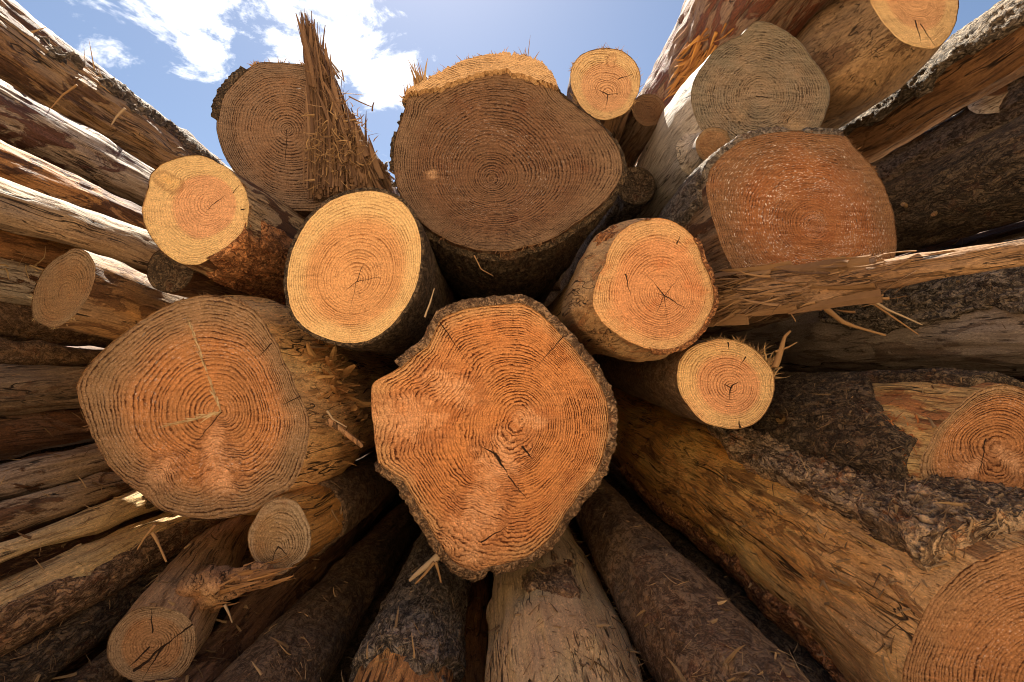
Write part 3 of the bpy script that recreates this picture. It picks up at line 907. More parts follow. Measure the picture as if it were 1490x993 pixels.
def spike_slab():
    """the torn hinge: fibres fanning up from the log's right side into a spike"""
    S = Slivers()
    D = Slivers()
    k0 = np.linalg.norm(E_.loc(419, 188) - E_.loc(418, 188))
    lean = unit(E_.loc(462, 30) - E_.loc(520, 260))
    # body: long fibres
    for k in range(1100):
        f = random.random()
        # baseline runs from (455,290) to (575,285); the slab's left side is the tallest
        u0 = 458 + 112 * f
        v0 = 292 - 8 * f + random.uniform(-45, 6)
        top = np.interp(u0, [455, 470, 490, 505, 520, 540, 560, 575], [20, 30, 95, 130, 165, 200, 240, 265])
        u0 += random.gauss(0, 4)
        p = E_.loc(u0, v0)
        p[2] += 0.02 + 0.05 * random.random() * math.sin(math.pi * min(1, f + 0.1))
        # end point
        ft = random.random() ** 0.45
        ue = np.interp(f, [0, 1], [447 + 6 * random.random(), 556]) + random.gauss(0, 3)
        ve = v0 + (top - v0) * ft * random.uniform(0.82, 1.0)
        us = u0 + (ue - u0) * ft * np.clip((v0 - ve) / max(1, v0 - top), 0, 1)
        e = E_.loc(us, ve)
        e[2] += 0.01 + 0.03 * random.random()
        d = e - p
        L = np.linalg.norm(d)
        S.add(p, d, L, random.uniform(0.0016, 0.0065), 0.07, 5, tip=0.2)
    # spike
    for k in range(130):
        f = random.random()
        u0, v0 = 460 + 42 * f + random.gauss(0, 2), random.uniform(110, 210)
        p = E_.loc(u0, v0)
        p[2] += 0.015 + 0.03 * random.random()
        e = E_.loc(446 + 12 * f * random.uniform(0.6, 1.2) + random.gauss(0, 1), 20 + 16 * f + abs(random.gauss(0, 26)))
        e[2] += 0.02
        S.add(p, e - p, np.linalg.norm(e - p), random.uniform(0.002, 0.006), 0.04, 5, tip=0.22)
    # broad torn shards, tallest at the left, standing clear of the body
    for k in range(60):
        f = random.random() ** 1.3
        u0 = 452 + 116 * f + random.gauss(0, 3)
        vt = np.interp(u0, [452, 470, 490, 505, 520, 540, 560, 575], [40, 60, 92, 125, 165, 200, 236, 262])
        v0 = vt + random.uniform(40, 120)
        p = E_.loc(u0 + random.uniform(-4, 10), min(v0, 292))
        e = E_.loc(max(446 + 8 * random.random(), u0 - (v0 - vt) * random.uniform(0.05, 0.4) + random.gauss(0, 4)), vt - random.uniform(-14, 16))
        p[2] += 0.02 + 0.03 * random.random()
        e[2] += 0.03 + 0.04 * random.random()
        S.add(p, e - p, np.linalg.norm(e - p), random.uniform(0.005, 0.013), 0.08, 5, flat=0.25, tip=0.1)
    # loose broken straw in the lower middle
    for k in range(420):
        u0 = random.gauss(500, 26)
        v0 = random.gauss(225, 42)
        if u0 < 455 or v0 > 292 or u0 > 560 or v0 < 120 or v0 < 1.6 * (u0 - 440) + 40:
            continue
        p = E_.loc(u0, v0)
        p[2] += 0.05 + 0.035 * random.random()
        D.add(p, RNG.normal(size=3) * np.array([1, 1, 0.6]), random.uniform(0.012, 0.05), random.uniform(0.0008, 0.0026), 0.5, 3)
    for (u1, v1, u2, v2) in ((505, 150, 542, 160), (515, 155, 548, 176), (505, 118, 512, 138), (508, 190, 538, 192), (548, 176, 551, 166)):
        a, b = E_.loc(u1, v1), E_.loc(u2, v2)
        a[2] += 0.05
        b[2] += 0.07
        D.add(a, b - a, np.linalg.norm(b - a), 0.0026, 0.15, 4, tip=0.5)
    o = S.build('splintered_spike_tuft', fibre_mat('weathered_shadowed_splinter', (0.33, 0.19, 0.10), (0.075, 0.038, 0.022), 2.0), E_.root)  # weathered wood, with shadow between the fibres darkened into their colours
    o['label'] = 'tall brown splintered spike of torn wood'
    D.build('broken_straw_tuft', fibre_mat('broken_straw', (0.50, 0.31, 0.14), (0.16, 0.08, 0.035), 3.0), E_.root)
    # solid torn heart of the slab
    n, m = 46, 60
    V = []
    for j in range(m):
        f = j / (m - 1)
        lf = (452 + 6 * (1 - f) * 0 - 2 * f, 296 - 250 * f)
        rt = (np.interp(f, [0, 0.1, 0.35, 0.6, 0.8, 1], [572, 560, 530, 503, 484, 456]), 290 - 244 * f)
        for i in range(n):
            g = i / n * 2 * np.pi
            c = (np.array(lf) + np.array(rt)) / 2
            hw = (rt[0] - lf[0]) / 2 * 0.93
            p = E_.loc(c[0] + hw * math.cos(g), c[1])
            p[2] += 0.0 + max(0.006, hw * k0 * 0.3) * math.sin(g)
            V.append(p)
    V = np.array(V)
    V += 0.010 * fbm(V * np.array([70, 12, 70]), 4)[:, None] * np.array([1, 0.3, 1])
    mesh_obj('hinge_slab', V, grid_faces(m, n)[:, ::-1], wood_mat('torn_slab_wood', (0.22, 0.11, 0.05), (0.06, 0.03, 0.015), (0.40, 0.22, 0.09), grey_amt=0.2, inner_amt=0.3, crack=0.6, seed=9), E_.root)


spike_slab()

# --- small weathered log at the far left
N_ = Log('small weathered grey-tan log end poking out at the left below a yellow log', 1.1, (640, 575), 1.6, pith=(95, 425), seed=7, tilt=0.05, yaw=-0.35, smooth=2,
         pts=[(92, 370), (68, 387), (53, 411), (46, 439), (48, 463), (62, 473), (82, 476), (103, 463), (120, 445), (134, 418), (139, 387), (127, 367), (106, 361)],
         flare=((0, 1), (0.1, 1.05), (2, 1.05)))
N_.face(face_mat('tan_weathered_end_grain', (0.33, 0.19, 0.09), (0.32, 0.20, 0.105), (0.45, 0.33, 0.25), 130, hatch=0.6, hatch_deg=55, contrast=0.6, grey=0.4, rim_grey=0.2, seed=7.0, bump=0.003))
N_.trunk(wood_mat('grey_orange_flank', (0.32, 0.18, 0.08), (0.15, 0.075, 0.03), (0.44, 0.26, 0.11), grey_amt=0.55, inner_amt=0.3, crack=0.8, seed=7))
N_.fringe(FIB_PALE, 180, 300, 90, 0.006, 0.014, 0.0007, 0.6, 0.4, 0.5)

# --- right top log with frost-like fibres
R_ = Log('large rust-brown log end flecked with white sap rings', 1.1, (735, 550), 3.0, pith=(1187, 330), seed=8, tilt=-0.02, smooth=1.3,
         pts=[(1029, 249), (1049, 225), (1076, 205), (1108, 194), (1147, 190), (1186, 193), (1233, 198), (1241, 212), (1261, 233), (1281, 260), (1296, 296), (1304, 335),
              (1303, 374), (1292, 402), (1266, 424), (1226, 438), (1178, 442), (1140, 438), (1103, 426), (1075, 404), (1057, 374), (1044, 339), (1033, 303), (1027, 272)],
         flare=((0, 1), (0.2, 1.06), (1, 1.05), (3, 1)))
R_.face(face_mat('sap_flecked_end_grain', (0.31, 0.120, 0.042), (0.165, 0.078, 0.036), (0.36, 0.22, 0.15), 128, sap_at=0.72, sap_soft=0.15, hatch=0.8, hatch_deg=-6, contrast=0.7, grey=0.25,
                 grey_col=(0.28, 0.15, 0.07), rim_grey=0.4, speck=2.8, stain=0.4, stain_col=(0.28, 0.085, 0.025), seed=8.0, jitter=0.3, bump=0.003), nth=360, nr=80, ringwarp=0.003)
R_.trunk(wood_mat('brown_grey_flank', **BROWN, grey=(0.30, 0.25, 0.19), grey_amt=0.7, inner_amt=0.4, seed=8))
R_.bark('bark', BARK_GREY, lambda a, t: 0.9 * in_deg(a, 60, 165, 14) + np.where(t < 0.03, -0.8, 0.15), thick=0.012, t0=0.0, t1=0.9, th0=30, th1=190)
R_.fringe(FIB_DARK, 40, 100, 130, 0.006, 0.018, 0.001, 0.6, 0.4, 0.7)
R_.fringe(FIB, 205, 330, 160, 0.006, 0.022, 0.0009, 0.5, 0.5, 0.7, name='rim_fibre_fringe')

# --- log right of centre with swollen flank
M_ = Log('orange cut log with radial checks and a swollen bark-stripped flank', 1.0, (725, 520), 2.8, pith=(967, 430), seed=9, tilt=0.06, smooth=1.8,
         pts=[(957, 317), (926, 323), (901, 339), (887, 360), (881, 385), (866, 416), (862, 444), (874, 466), (901, 488), (932, 504), (957, 511), (985, 508), (1012, 490),
              (1029, 466), (1040, 441), (1036, 409), (1023, 381), (1012, 349), (992, 329), (971, 319)],
         flare=((0, 1), (0.03, 1.02), (0.10, 1.16), (0.22, 1.16), (0.5, 1.02), (3, 0.95)), shift=((0, 0, 0), (0.12, -0.012, 0.0), (3, -0.012, 0)))
M_.face(face_mat('orange_checked_end_grain', (0.60, 0.28, 0.12), (0.62, 0.37, 0.165), (0.58, 0.36, 0.22), 155, sap_at=0.78, sap_soft=0.10, hatch=0.45, hatch_deg=40, contrast=0.65,
                 grey=0.05, stain=0.4, stain_col=(0.58, 0.17, 0.05), seed=9.0, jitter=0.15, bump=0.0014,
                 cracks=M_.cracks([(967, 430, 1003, 452, 0.85), (967, 430, 948, 424, 0.55), (967, 430, 990, 400, 0.5), (967, 430, 950, 465, 0.5), (967, 430, 972, 475, 0.7),
                                   (967, 430, 935, 395, 0.7), (910, 400, 918, 432, 1.0), (985, 355, 992, 340, 0.8)])), nth=280, ringwarp=0.002)
M_.trunk(wood_mat('red_orange_flank', (0.52, 0.30, 0.13), (0.26, 0.115, 0.042), (0.64, 0.40, 0.18), grey=(0.46, 0.32, 0.18), grey_amt=0.5, inner=(0.42, 0.15, 0.045), inner_amt=0.2, crack=0.3, streak=0.8, seed=9))
M_.bark('bark', BARK_RED, lambda a, t: np.where(t < 0.02, 0.55 * in_deg(a, 255, 420, 12) - 0.1, -0.75 + 0.4 * in_deg(a, 60, 150, 25) - t * 0.5), thick=0.006, t1=0.6, res=0.003)

# --- small bright log on the right
S_ = Log('small bright round log end with a dark centre dot and smooth brown bark', 1.1, (735, 500), 2.4, pith=(1064, 564), seed=10, tilt=0.14, smooth=2,
         pts=[(989, 525), (1003, 508), (1031, 497), (1059, 494), (1091, 504), (1112, 522), (1125, 540), (1127, 568), (1119, 592), (1102, 614), (1077, 624), (1049, 622), (1024, 614),
              (1003, 592), (989, 571), (985, 547)])
S_.face(face_mat('bright_pink_end_grain', (0.68, 0.34, 0.16), (0.74, 0.48, 0.22), (0.60, 0.38, 0.25), 140, sap_at=0.66, sap_soft=0.08, hatch=0.35, hatch_deg=10, contrast=0.75, grey=0.0, stain=0.08,
                 seed=10.0, jitter=0.12, bump=0.0012,
                 cracks=S_.cracks([(1064, 564, 1060, 582, 1.4), (1064, 562, 1075, 555, 1.2), (1077, 622, 1076, 610, 1.8), (1085, 520, 1078, 532, 1.0), (1059, 498, 1061, 512, 1.0),
                                   (1064, 564, 1048, 556, 0.8)])), nth=240, ringwarp=0.001)
S_.trunk(SMOOTH_TAN)
S_.fringe(FIB, 20, 110, 140, 0.008, 0.03, 0.001, 0.8, 0.3, 0.8)
S = Slivers()
for k in range(60):
    p = S_.surf(math.radians(random.uniform(5, 45)), random.uniform(0, 0.05), 0)
    S.add(p, np.array([random.uniform(0.2, 1), random.uniform(0, 1.0), random.uniform(-0.3, 0.8)]) + RNG.normal(size=3) * 0.4, random.uniform(0.015, 0.055), random.uniform(0.001, 0.003), 0.6, 4)
S.build('torn_fibre_tuft', FIB, S_.root)

# --- grey weathered log, upper right
G_ = Log('grey weathered log end with lichen and a cut branch stub on its pale flank', 1.3, (745, 560), 2.8, pith=(1105, 140), seed=11, tilt=0.02, smooth=1.5,
         pts=[(1099, 31), (1120, 33), (1141, 44), (1163, 60), (1181, 85), (1196, 103), (1206, 121), (1208, 142), (1202, 163), (1190, 190), (1165, 215), (1130, 232), (1085, 234), (1051, 222),
              (1028, 200), (1011, 170), (1005, 142), (1008, 121), (1024, 94), (1042, 72), (1078, 52), (1090, 39)],
         knots=[(1160, 185, 15, 0.012), (1080, 165, 12, 0.008)], flare=((0, 1), (0.08, 1.08), (0.2, 1.12), (0.6, 1.08), (3, 1)))
G_.face(face_mat('grey_end_grain', (0.25, 0.18, 0.115), (0.25, 0.19, 0.125), (0.34, 0.27, 0.20), 105, hatch=1.1, hatch_deg=38, contrast=1.0, grey=0.7, grey_col=(0.19, 0.16, 0.115),
                 rim_grey=0.2, speck=0.5, stain=0.25, stain_col=(0.26, 0.15, 0.07), knot_col=(0.36, 0.24, 0.13), seed=11.0, jitter=0.35, bump=0.004,
                 cracks=G_.cracks([(1100, 140, 1135, 145, 0.9), (1146, 178, 1150, 165, 0.9)])), nth=320, nr=70)
G_.trunk(wood_mat('silver_flank', (0.52, 0.45, 0.37), (0.34, 0.27, 0.21), (0.66, 0.60, 0.52), grey=(0.55, 0.49, 0.42), grey_amt=0.6, inner_amt=0.08, crack=0.6, seed=11))


def stub(log, a, t, r, length, lean, mat_side, mat_face, name='branch_stub', flare=1.7):
    p = log.surf(a, t, -0.02)
    rd = np.array([math.cos(a), math.sin(a), 0])
    d = unit(rd + np.array(lean))
    x = unit(np.cross(d, (0.3, 0.2, 1)))
    y = np.cross(d, x)
    n, m = 48, 16
    th = np.arange(n) / n * 2 * np.pi
    V = []
    for k in range(m):
        f = k / (m - 1)
        rr = r * (1 + (flare - 1) * (1 - f) ** 2.5) * (1 + 0.10 * fbm(np.stack([np.cos(th) * 1.6, np.sin(th) * 1.6, th * 0 + f * 1.2 + r * 90], -1), 3))
        V.append(p + d * (length * f) + np.outer(np.cos(th) * rr, x) + np.outer(np.sin(th) * rr, y))
    last = V[-1]
    V = np.concatenate(V)
    st = mesh_obj(name, V, grid_faces(m, n), mat_side, log.root)
    c = last.mean(0)
    W, ring, ed = [], [], []
    for s in np.linspace(1, 0.02, 14):
        W.append(c + (last - c) * s - d * 0.002 * (s > 0.95))
        ring += [s * r] * n
        ed += [s] * n
    W = np.concatenate(W)
    mesh_obj('stub_face', W, grid_faces(14, n), mat_face, st, attrs={'ring': np.array(ring), 'edge': np.array(ed), 'knot': np.zeros(len(W))})
    return st


STUBF = face_mat('stub_end_grain', (0.28, 0.15, 0.07), (0.30, 0.19, 0.10), (0.4, 0.3, 0.2), 260, hatch=0.5, grey=0.3, seed=3.3)
stub(G_, math.radians(224), 0.06, 0.048, 0.10, (0.55, 0.35, 1.1), wood_mat('stub_wood', (0.46, 0.38, 0.30), (0.26, 0.19, 0.13), (0.56, 0.48, 0.38), grey_amt=0.4, inner_amt=0.1, seed=14), STUBF)

# --- small pale log on top, right of the huge log
P_ = Log('small pale log end high beside the huge dark log, sky behind it', 1.45, (725, 580), 2.2, pith=(885, 138), seed=12, tilt=0.15, smooth=2,
         pts=[(830, 115), (833, 95), (845, 80), (862, 73), (882, 70), (905, 74), (922, 87), (931, 105), (931, 125), (923, 145), (912, 163), (898, 170), (880, 175), (866, 172), (850, 160), (838, 142)],
         knots=[(890, 88, 8, 0.01)])
P_.face(face_mat('pale_peach_end_grain', (0.66, 0.36, 0.17), (0.70, 0.46, 0.21), (0.60, 0.42, 0.30), 130, sap_at=0.7, hatch=0.3, hatch_deg=60, contrast=0.8, grey=0.05, stain=0.1, seed=12.0, bump=0.0015,
                 cracks=P_.cracks([(885, 138, 870, 130, 1.0), (885, 138, 905, 135, 0.8), (885, 138, 880, 160, 0.8), (900, 115, 922, 108, 0.9)])), nth=220)
P_.trunk(wood_mat('brown_flank_p', **BROWN, inner_amt=0.5, seed=12))
P_.fringe(FIB, -40, 230, 200, 0.008, 0.028, 0.0009, 0.9, 0.2, 0.6)

# --- big bark-stripped log, lower right corner
K_ = Log('massive orange and brown stripped log sloping into the lower right corner, bark patch on top', 0.62, (715, 500), 3.4, pith=(1540, 1000), seed=13, smooth=4, tilt=0.0, yaw=-0.25,
         pts=[(1312, 993), (1321, 950), (1333, 920), (1357, 872), (1397, 832), (1450, 806), (1490, 795), (1560, 785), (1640, 810), (1710, 860), (1750, 930), (1760, 1010), (1740, 1090), (1690, 1160), (1600, 1205),
              (1500, 1205), (1400, 1165), (1340, 1090)],
         flare=((0, 1), (0.05, 1.03), (0.5, 0.97), (0.75, 1.0), (0.95, 1.10), (1.2, 1.12), (3.4, 1.0)), amp=0.010, grain=0.0015, bumps=((215, 0.42, 0.05, 0.02), (100, 0.85, 0.04, 0.02), (95, 0.62, 0.03, 0.015)))
K_.face(face_mat('corner_end_grain', (0.32, 0.145, 0.058), (0.28, 0.14, 0.062), (0.35, 0.22, 0.14), 165, hatch=0.6, hatch_deg=-40, contrast=0.8, grey=0.3, grey_col=(0.28, 0.16, 0.08), rim_grey=0.2, speck=0.5, seed=13.0), nth=300, nr=70)
K_.trunk(wood_mat('stripped_orange_flank', (0.78, 0.35, 0.07), (0.50, 0.19, 0.035), (0.86, 0.52, 0.14), grey=(0.60, 0.40, 0.20), grey_amt=0.25, inner=(0.17, 0.06, 0.02), inner_amt=0.26, crack=0.7, seed=13, bump=0.006, streak=0.75, zgrey=(-0.40, -0.12, 0.55)), nth=300, nt=260, power=1.3)
K_.bark('bark', BARK_PLATE, lambda a, t: 1.3 * in_deg(a, 46, 124, 14) + np.where(t > 0.66, -(t - 0.66) * 8, 0.15), thick=0.034, t0=0.03, t1=0.95, th0=20, th1=175, res=0.0026, nscale=8)
K_.bark('bark_edge', BARK_RED, lambda a, t: 0.9 * in_deg(a, 205, 250, 14) + np.where(t < 0.25, -0.6, 0.12), thick=0.016, t0=0.05, t1=1.4, th0=185, th1=275, res=0.003, label='strip of reddish inner bark along the underside')
S = Slivers()
for k in range(420):                                   # torn fibres on the flank
    a = math.radians(random.gauss(158, 24))
    t = random.uniform(0.1, 1.0)
    p = K_.surf(a, t, 0.0005)
    rd = np.array([math.cos(a), math.sin(a), 0])
    S.add(p, rd * random.uniform(0.02, 0.25) + np.array([0, 0, random.choice((-1, 1)) * 1.0]) + RNG.normal(size=3) * 0.12, random.uniform(0.015, 0.055), random.uniform(0.0008, 0.0032), 0.15, 3)
S.build('flank_fibre_tuft', fibre_mat('golden_fibre', (0.56, 0.34, 0.12), (0.26, 0.12, 0.04), 4.0), K_.root)

# --- dark barked log with exposed wood, right
B_ = Log('dark barked log with a pale patch of exposed wood beside its end, right edge', 0.78, (725, 540), 2.6, pith=(1450, 655), seed=14, smooth=3, yaw=-0.15, tilt=0.12,
         pts=[(1337, 678), (1352, 647), (1376, 611), (1397, 590), (1428, 566), (1456, 558), (1490, 566), (1525, 585), (1550, 620), (1560, 660), (1545, 710), (1510, 745), (1460, 760), (1400, 755), (1355, 730)],
         knots=[(1412, 680, 24, 0.02), (1472, 672, 24, 0.02)], flare=((0, 1), (0.12, 1.08), (0.4, 1.06), (3, 1.0)), amp=0.008)
B_.face(face_mat('rust_end_grain', (0.40, 0.175, 0.065), (0.30, 0.18, 0.085), (0.36, 0.22, 0.14), 165, sap_at=0.85, hatch=0.5, hatch_deg=-50, contrast=0.9, grey=0.2, grey_col=(0.30, 0.18, 0.09), rim_grey=0.35, speck=0.4,
                 knot_col=(0.6, 0.33, 0.17), seed=14.0, cracks=B_.cracks([(1435, 640, 1420, 712, 0.9)])), nth=280, nr=70, ringwarp=0.004)
B_.trunk(wood_mat('exposed_yellow_flank', (0.56, 0.34, 0.12), (0.36, 0.12, 0.03), (0.66, 0.45, 0.18), grey_amt=0.1, inner_amt=0.25, inner=(0.30, 0.07, 0.02), crack=0.3, seed=14), nth=240, nt=180)
B_.bark('bark', BARK_DARK, lambda a, t: 0.75 - 1.9 * np.clip(in_deg(a, 96, 172, 10) + 0.5, 0, 1) * (1 - sstep(-0.04, 0.05, t - (0.25 - (a - 98) / 70 * 0.22))), thick=0.018, t0=0.02, t1=1.3, th0=20, th1=280, res=0.003, namp=0.6)
S = Slivers()
for k in range(200):
    a = math.radians(random.uniform(150, 200))
    t = random.gauss(0.10, 0.05)
    if t < 0.01:
        continue
    p = B_.surf(a, t, 0.004)
    S.add(p, RNG.normal(size=3) + np.array([-0.3, 0.2, 0.6]), random.uniform(0.006, 0.022), random.uniform(0.0008, 0.0024), 0.5, 3)
S.build('torn_bark_tuft', fibre_mat('rust_fibre', (0.50, 0.22, 0.07), (0.22, 0.06, 0.02), 5.0), B_.root)

# --- lower left short log with a broken branch
A_ = Log('weathered log with a split round end and a broken branch near the lower left', 0.9, (480, 560), 1.5, pith=(222, 938), seed=15, smooth=2, tilt=0.12,
         pts=[(227, 883), (192, 889), (170, 909), (156, 935), (156, 957), (170, 978), (192, 991), (218, 997), (253, 991), (275, 970), (285, 944), (283, 913), (270, 896), (248, 886)],
         flare=((0, 1), (0.08, 1.06), (1.5, 1.0)))
A_.face(face_mat('split_tan_end_grain', (0.33, 0.175, 0.082), (0.28, 0.185, 0.11), (0.50, 0.38, 0.28), 165, sap_at=0.7, hatch=0.35, hatch_deg=20, contrast=0.85, grey=0.35, grey_col=(0.32, 0.22, 0.13), rim_grey=0.4, seed=15.0, bump=0.0015,
                 cracks=A_.cracks([(196, 976, 283, 905, 2.2), (283, 905, 240, 940, 1.6), (218, 942, 182, 975, 1.6), (222, 920, 220, 884, 1.4), (240, 940, 205, 990, 1.8)])), nth=240)
A_.trunk(wood_mat('weathered_tan_flank', (0.44, 0.26, 0.125), (0.22, 0.12, 0.055), (0.56, 0.36, 0.18), grey=(0.38, 0.25, 0.14), grey_amt=0.4, inner_amt=0.05, crack=1.0, seed=15), nth=220, nt=160)

# --- short log with the scabby end, between the two big ones below
D_ = Log('short grey-ended log with a glossy orange band behind its rim, under the left big log', 1.0, (735, 575), 1.9, pith=(404, 800), seed=16, smooth=1.6, tilt=0.05, yaw=-0.15,
         pts=[(405, 723), (384, 734), (370, 756), (360, 778), (364, 804), (379, 824), (405, 839), (427, 822), (449, 804), (453, 778), (445, 752), (431, 730)],
         flare=((0, 1), (0.15, 1.08), (1.9, 1.0)))
D_.face(face_mat('scabby_grey_end_grain', (0.30, 0.185, 0.09), (0.32, 0.22, 0.13), (0.5, 0.38, 0.28), 145, hatch=0.7, hatch_deg=70, contrast=0.75, grey=0.6, grey_col=(0.36, 0.27, 0.17), speck=0.5, seed=16.0, bump=0.003,
                 cracks=D_.cracks([(404, 795, 392, 828, 1.0), (404, 795, 430, 820, 0.9)])), nth=220)
D_.trunk(wood_mat('glossy_orange_band', (0.46, 0.21, 0.05), (0.16, 0.055, 0.015), (0.58, 0.30, 0.08), grey_amt=0.1, inner_amt=0.25, crack=1.0, seed=16, rough=0.45, spec=0.5))
D_.bark('bark', SMOOTH_DARK, lambda a, t: np.where(t < 0.16, (t - 0.16) * 9, 1.0) + 0 * a, thick=0.006, t0=0.02, t1=1.5, res=0.004, namp=0.4)
# ================================================================== logs whose near ends lie outside the picture
def edge_log(label, c, d, mat, vp=VP, back=0.7, L=3.0, seed=0, amp=0.010, grain=0.0022, nth=150, nt=150, face=None, rlow=0.02, flare=((0, 1), (9, 1)), **kw):
    rb = random.Random(seed * 13 + 5)
    kw.setdefault('bumps', [(rb.uniform(0, 360), rb.uniform(0.3, 1.8), rb.uniform(0.012, 0.035), rb.uniform(0.004, 0.014)) for _ in range(9)])
    g = Log(label, d, vp, L, circle=c, back=back, seed=seed, amp=amp, grain=grain, rlow=rlow, flare=flare, circ=0.0, **kw)
    g.trunk(mat, nth=nth, nt=nt, power=1.0)
    g.face(face or PLAINF, nth=80, nr=20)
    return g


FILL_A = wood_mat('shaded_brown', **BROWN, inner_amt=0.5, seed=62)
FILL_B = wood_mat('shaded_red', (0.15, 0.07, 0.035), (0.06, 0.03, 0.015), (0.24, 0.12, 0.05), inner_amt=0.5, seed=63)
DARKF = face_mat('dark_end_grain', (0.14, 0.07, 0.03), (0.16, 0.09, 0.045), (0.45, 0.32, 0.22), 150, hatch=0.6, grey=0.4, grey_col=(0.10, 0.06, 0.035), seed=21.0)
PLAINF = face_mat('weathered_end_grain', (0.42, 0.22, 0.09), (0.40, 0.26, 0.13), (0.45, 0.32, 0.22), 200, hatch=0.5, grey=0.4, seed=20.0)

# ---- upper left stack
L1 = edge_log('thick torn orange-brown log slanting down from the upper left against the sky', (0, 85, 62), 1.3,
              wood_mat('torn_orange_brown', (0.34, 0.18, 0.07), (0.12, 0.06, 0.025), (0.50, 0.29, 0.11), grey=(0.30, 0.21, 0.13), grey_amt=0.5, inner_amt=0.35, crack=1.0, seed=21, bump=0.006, streak=1.3),
              seed=21, amp=0.014, grain=0.004, nth=200, nt=220, back=0.5, L=2.9)
L1.bark('bark', BARK_GREY, lambda a, t: 0.45 * in_deg(a, 20, 150, 20) - 0.35 + 0 * t, thick=0.028, t0=0.05, t1=2.2, th0=0, th1=180, res=0.005, nscale=7)
S = Slivers()
for k in range(520):
    a = math.radians(random.gauss(70, 32))
    p = L1.surf(a, random.uniform(0.5, 2.3), 0.004)
    S.add(p, np.array([math.cos(a), math.sin(a), 0]) * random.uniform(0, 0.5) + np.array([0, 0, random.choice((-1, 1))]) + RNG.normal(size=3) * 0.3, random.uniform(0.015, 0.07), random.uniform(0.0008, 0.003), 0.3, 3)
for (t, h) in ((0.78, 0.14), (0.74, 0.10), (0.80, 0.05), (0.86, 0.06)):
    p = L1.surf(math.radians(80), t, 0)
    S.add(p, np.array([random.uniform(-0.15, 0.1), 1, 0.1]), h, 0.003, 0.06, 4, tip=0.08)
S.build('torn_fibre_tuft', fibre_mat('grey_straw_fibre', (0.50, 0.33, 0.16), (0.20, 0.11, 0.05), 6.0), L1.root)
L0 = edge_log('brown log behind the thick torn one in the upper left corner', (0, 50, 50), 1.75,
              wood_mat('behind_brown', **BROWN, grey_amt=0.3, inner_amt=0.4, seed=22), seed=22, amp=0.012, L=2.2, back=0.6)
L2 = edge_log('silver-topped log with purple-brown sides, second from the top at the left', (0, 163, 43), 1.22,
              wood_mat('silver_brown', (0.36, 0.27, 0.19), (0.18, 0.115, 0.08), (0.55, 0.47, 0.38), grey=(0.40, 0.33, 0.27), grey_amt=0.5, inner=(0.12, 0.06, 0.045), inner_amt=0.4, crack=0.6, seed=23), seed=23)
L3 = edge_log('mottled orange-and-grey log between the silver-topped log and the smooth grey one', (0, 246, 34), 1.15,
              wood_mat('mottled_orange', **ORANGE, grey=(0.34, 0.26, 0.18), grey_amt=0.5, inner_amt=0.5, seed=24), seed=24)
L4 = edge_log('smooth grey-tan debarked log with a long crack above the small left log end', (0, 293, 35), 1.1,
              wood_mat('smooth_grey_tan', (0.36, 0.265, 0.17), (0.24, 0.165, 0.095), (0.46, 0.35, 0.22), grey=(0.31, 0.24, 0.165), grey_amt=0.5, inner_amt=0.12, crack=0.9, seed=25, streak=0.7), seed=25, grain=0.0008,
              bumps=((10, 0.83, 0.018, 0.008),))
L5 = edge_log('thin orange log in the shade below the smooth grey-tan log', (0, 355, 28), 1.28, wood_mat('thin_orange', **ORANGE, inner_amt=0.3, seed=26), seed=26)
L6 = edge_log('pale sun-bleached log with frayed bark behind the small log end at the left', (0, 408, 31), 1.27,
              wood_mat('brightened', (0.48, 0.38, 0.27), (0.20, 0.12, 0.07), (0.66, 0.58, 0.46), grey_amt=0.3, inner_amt=0.4, seed=27), seed=27)  # pale colour carries the sunlight falling on this log
S = Slivers()
for k in range(70):
    p = L6.surf(math.radians(random.uniform(20, 110)), random.uniform(0.55, 1.1), 0.002)
    S.add(p, RNG.normal(size=3) * 0.6 + np.array([0.2, -0.7, 0.4]), random.uniform(0.02, 0.08), random.uniform(0.001, 0.004), 0.4, 4)
S.build('frayed_bark_tuft', FIB_PALE, L6.root)
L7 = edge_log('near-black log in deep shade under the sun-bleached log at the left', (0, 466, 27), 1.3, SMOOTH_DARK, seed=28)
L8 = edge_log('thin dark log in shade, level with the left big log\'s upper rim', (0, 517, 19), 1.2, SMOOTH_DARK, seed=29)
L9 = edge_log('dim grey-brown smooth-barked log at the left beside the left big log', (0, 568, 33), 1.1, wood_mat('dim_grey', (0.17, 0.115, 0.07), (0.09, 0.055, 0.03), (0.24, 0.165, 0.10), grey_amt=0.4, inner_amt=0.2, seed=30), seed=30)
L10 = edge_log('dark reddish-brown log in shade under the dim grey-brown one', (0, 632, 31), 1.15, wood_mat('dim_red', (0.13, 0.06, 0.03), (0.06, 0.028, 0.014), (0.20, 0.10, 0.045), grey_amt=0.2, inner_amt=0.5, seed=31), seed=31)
L11 = edge_log('thin grey-brown pole, uppermost of the lit poles at the lower left', (0, 702, 25), 1.0, wood_mat('pole_grey', (0.36, 0.24, 0.15), (0.17, 0.10, 0.06), (0.46, 0.33, 0.2), grey_amt=0.5, inner_amt=0.4, seed=32), seed=32)
L12 = edge_log('thin brown cracked pole just above the pale debarked one', (0, 757, 21), 0.95, wood_mat('pole_brown', (0.38, 0.24, 0.12), (0.18, 0.10, 0.045), (0.48, 0.32, 0.17), grey_amt=0.4, inner_amt=0.35, crack=1.0, seed=33), seed=33)
L13 = edge_log('thin pale debarked pole with one dark bark scab at the lower left', (0, 805, 21), 0.9, wood_mat('pole_pale', (0.62, 0.42, 0.19), (0.42, 0.25, 0.10), (0.72, 0.53, 0.25), grey=(0.36, 0.26, 0.16), grey_amt=0.4, inner_amt=0.12, crack=0.5, seed=34), seed=34)
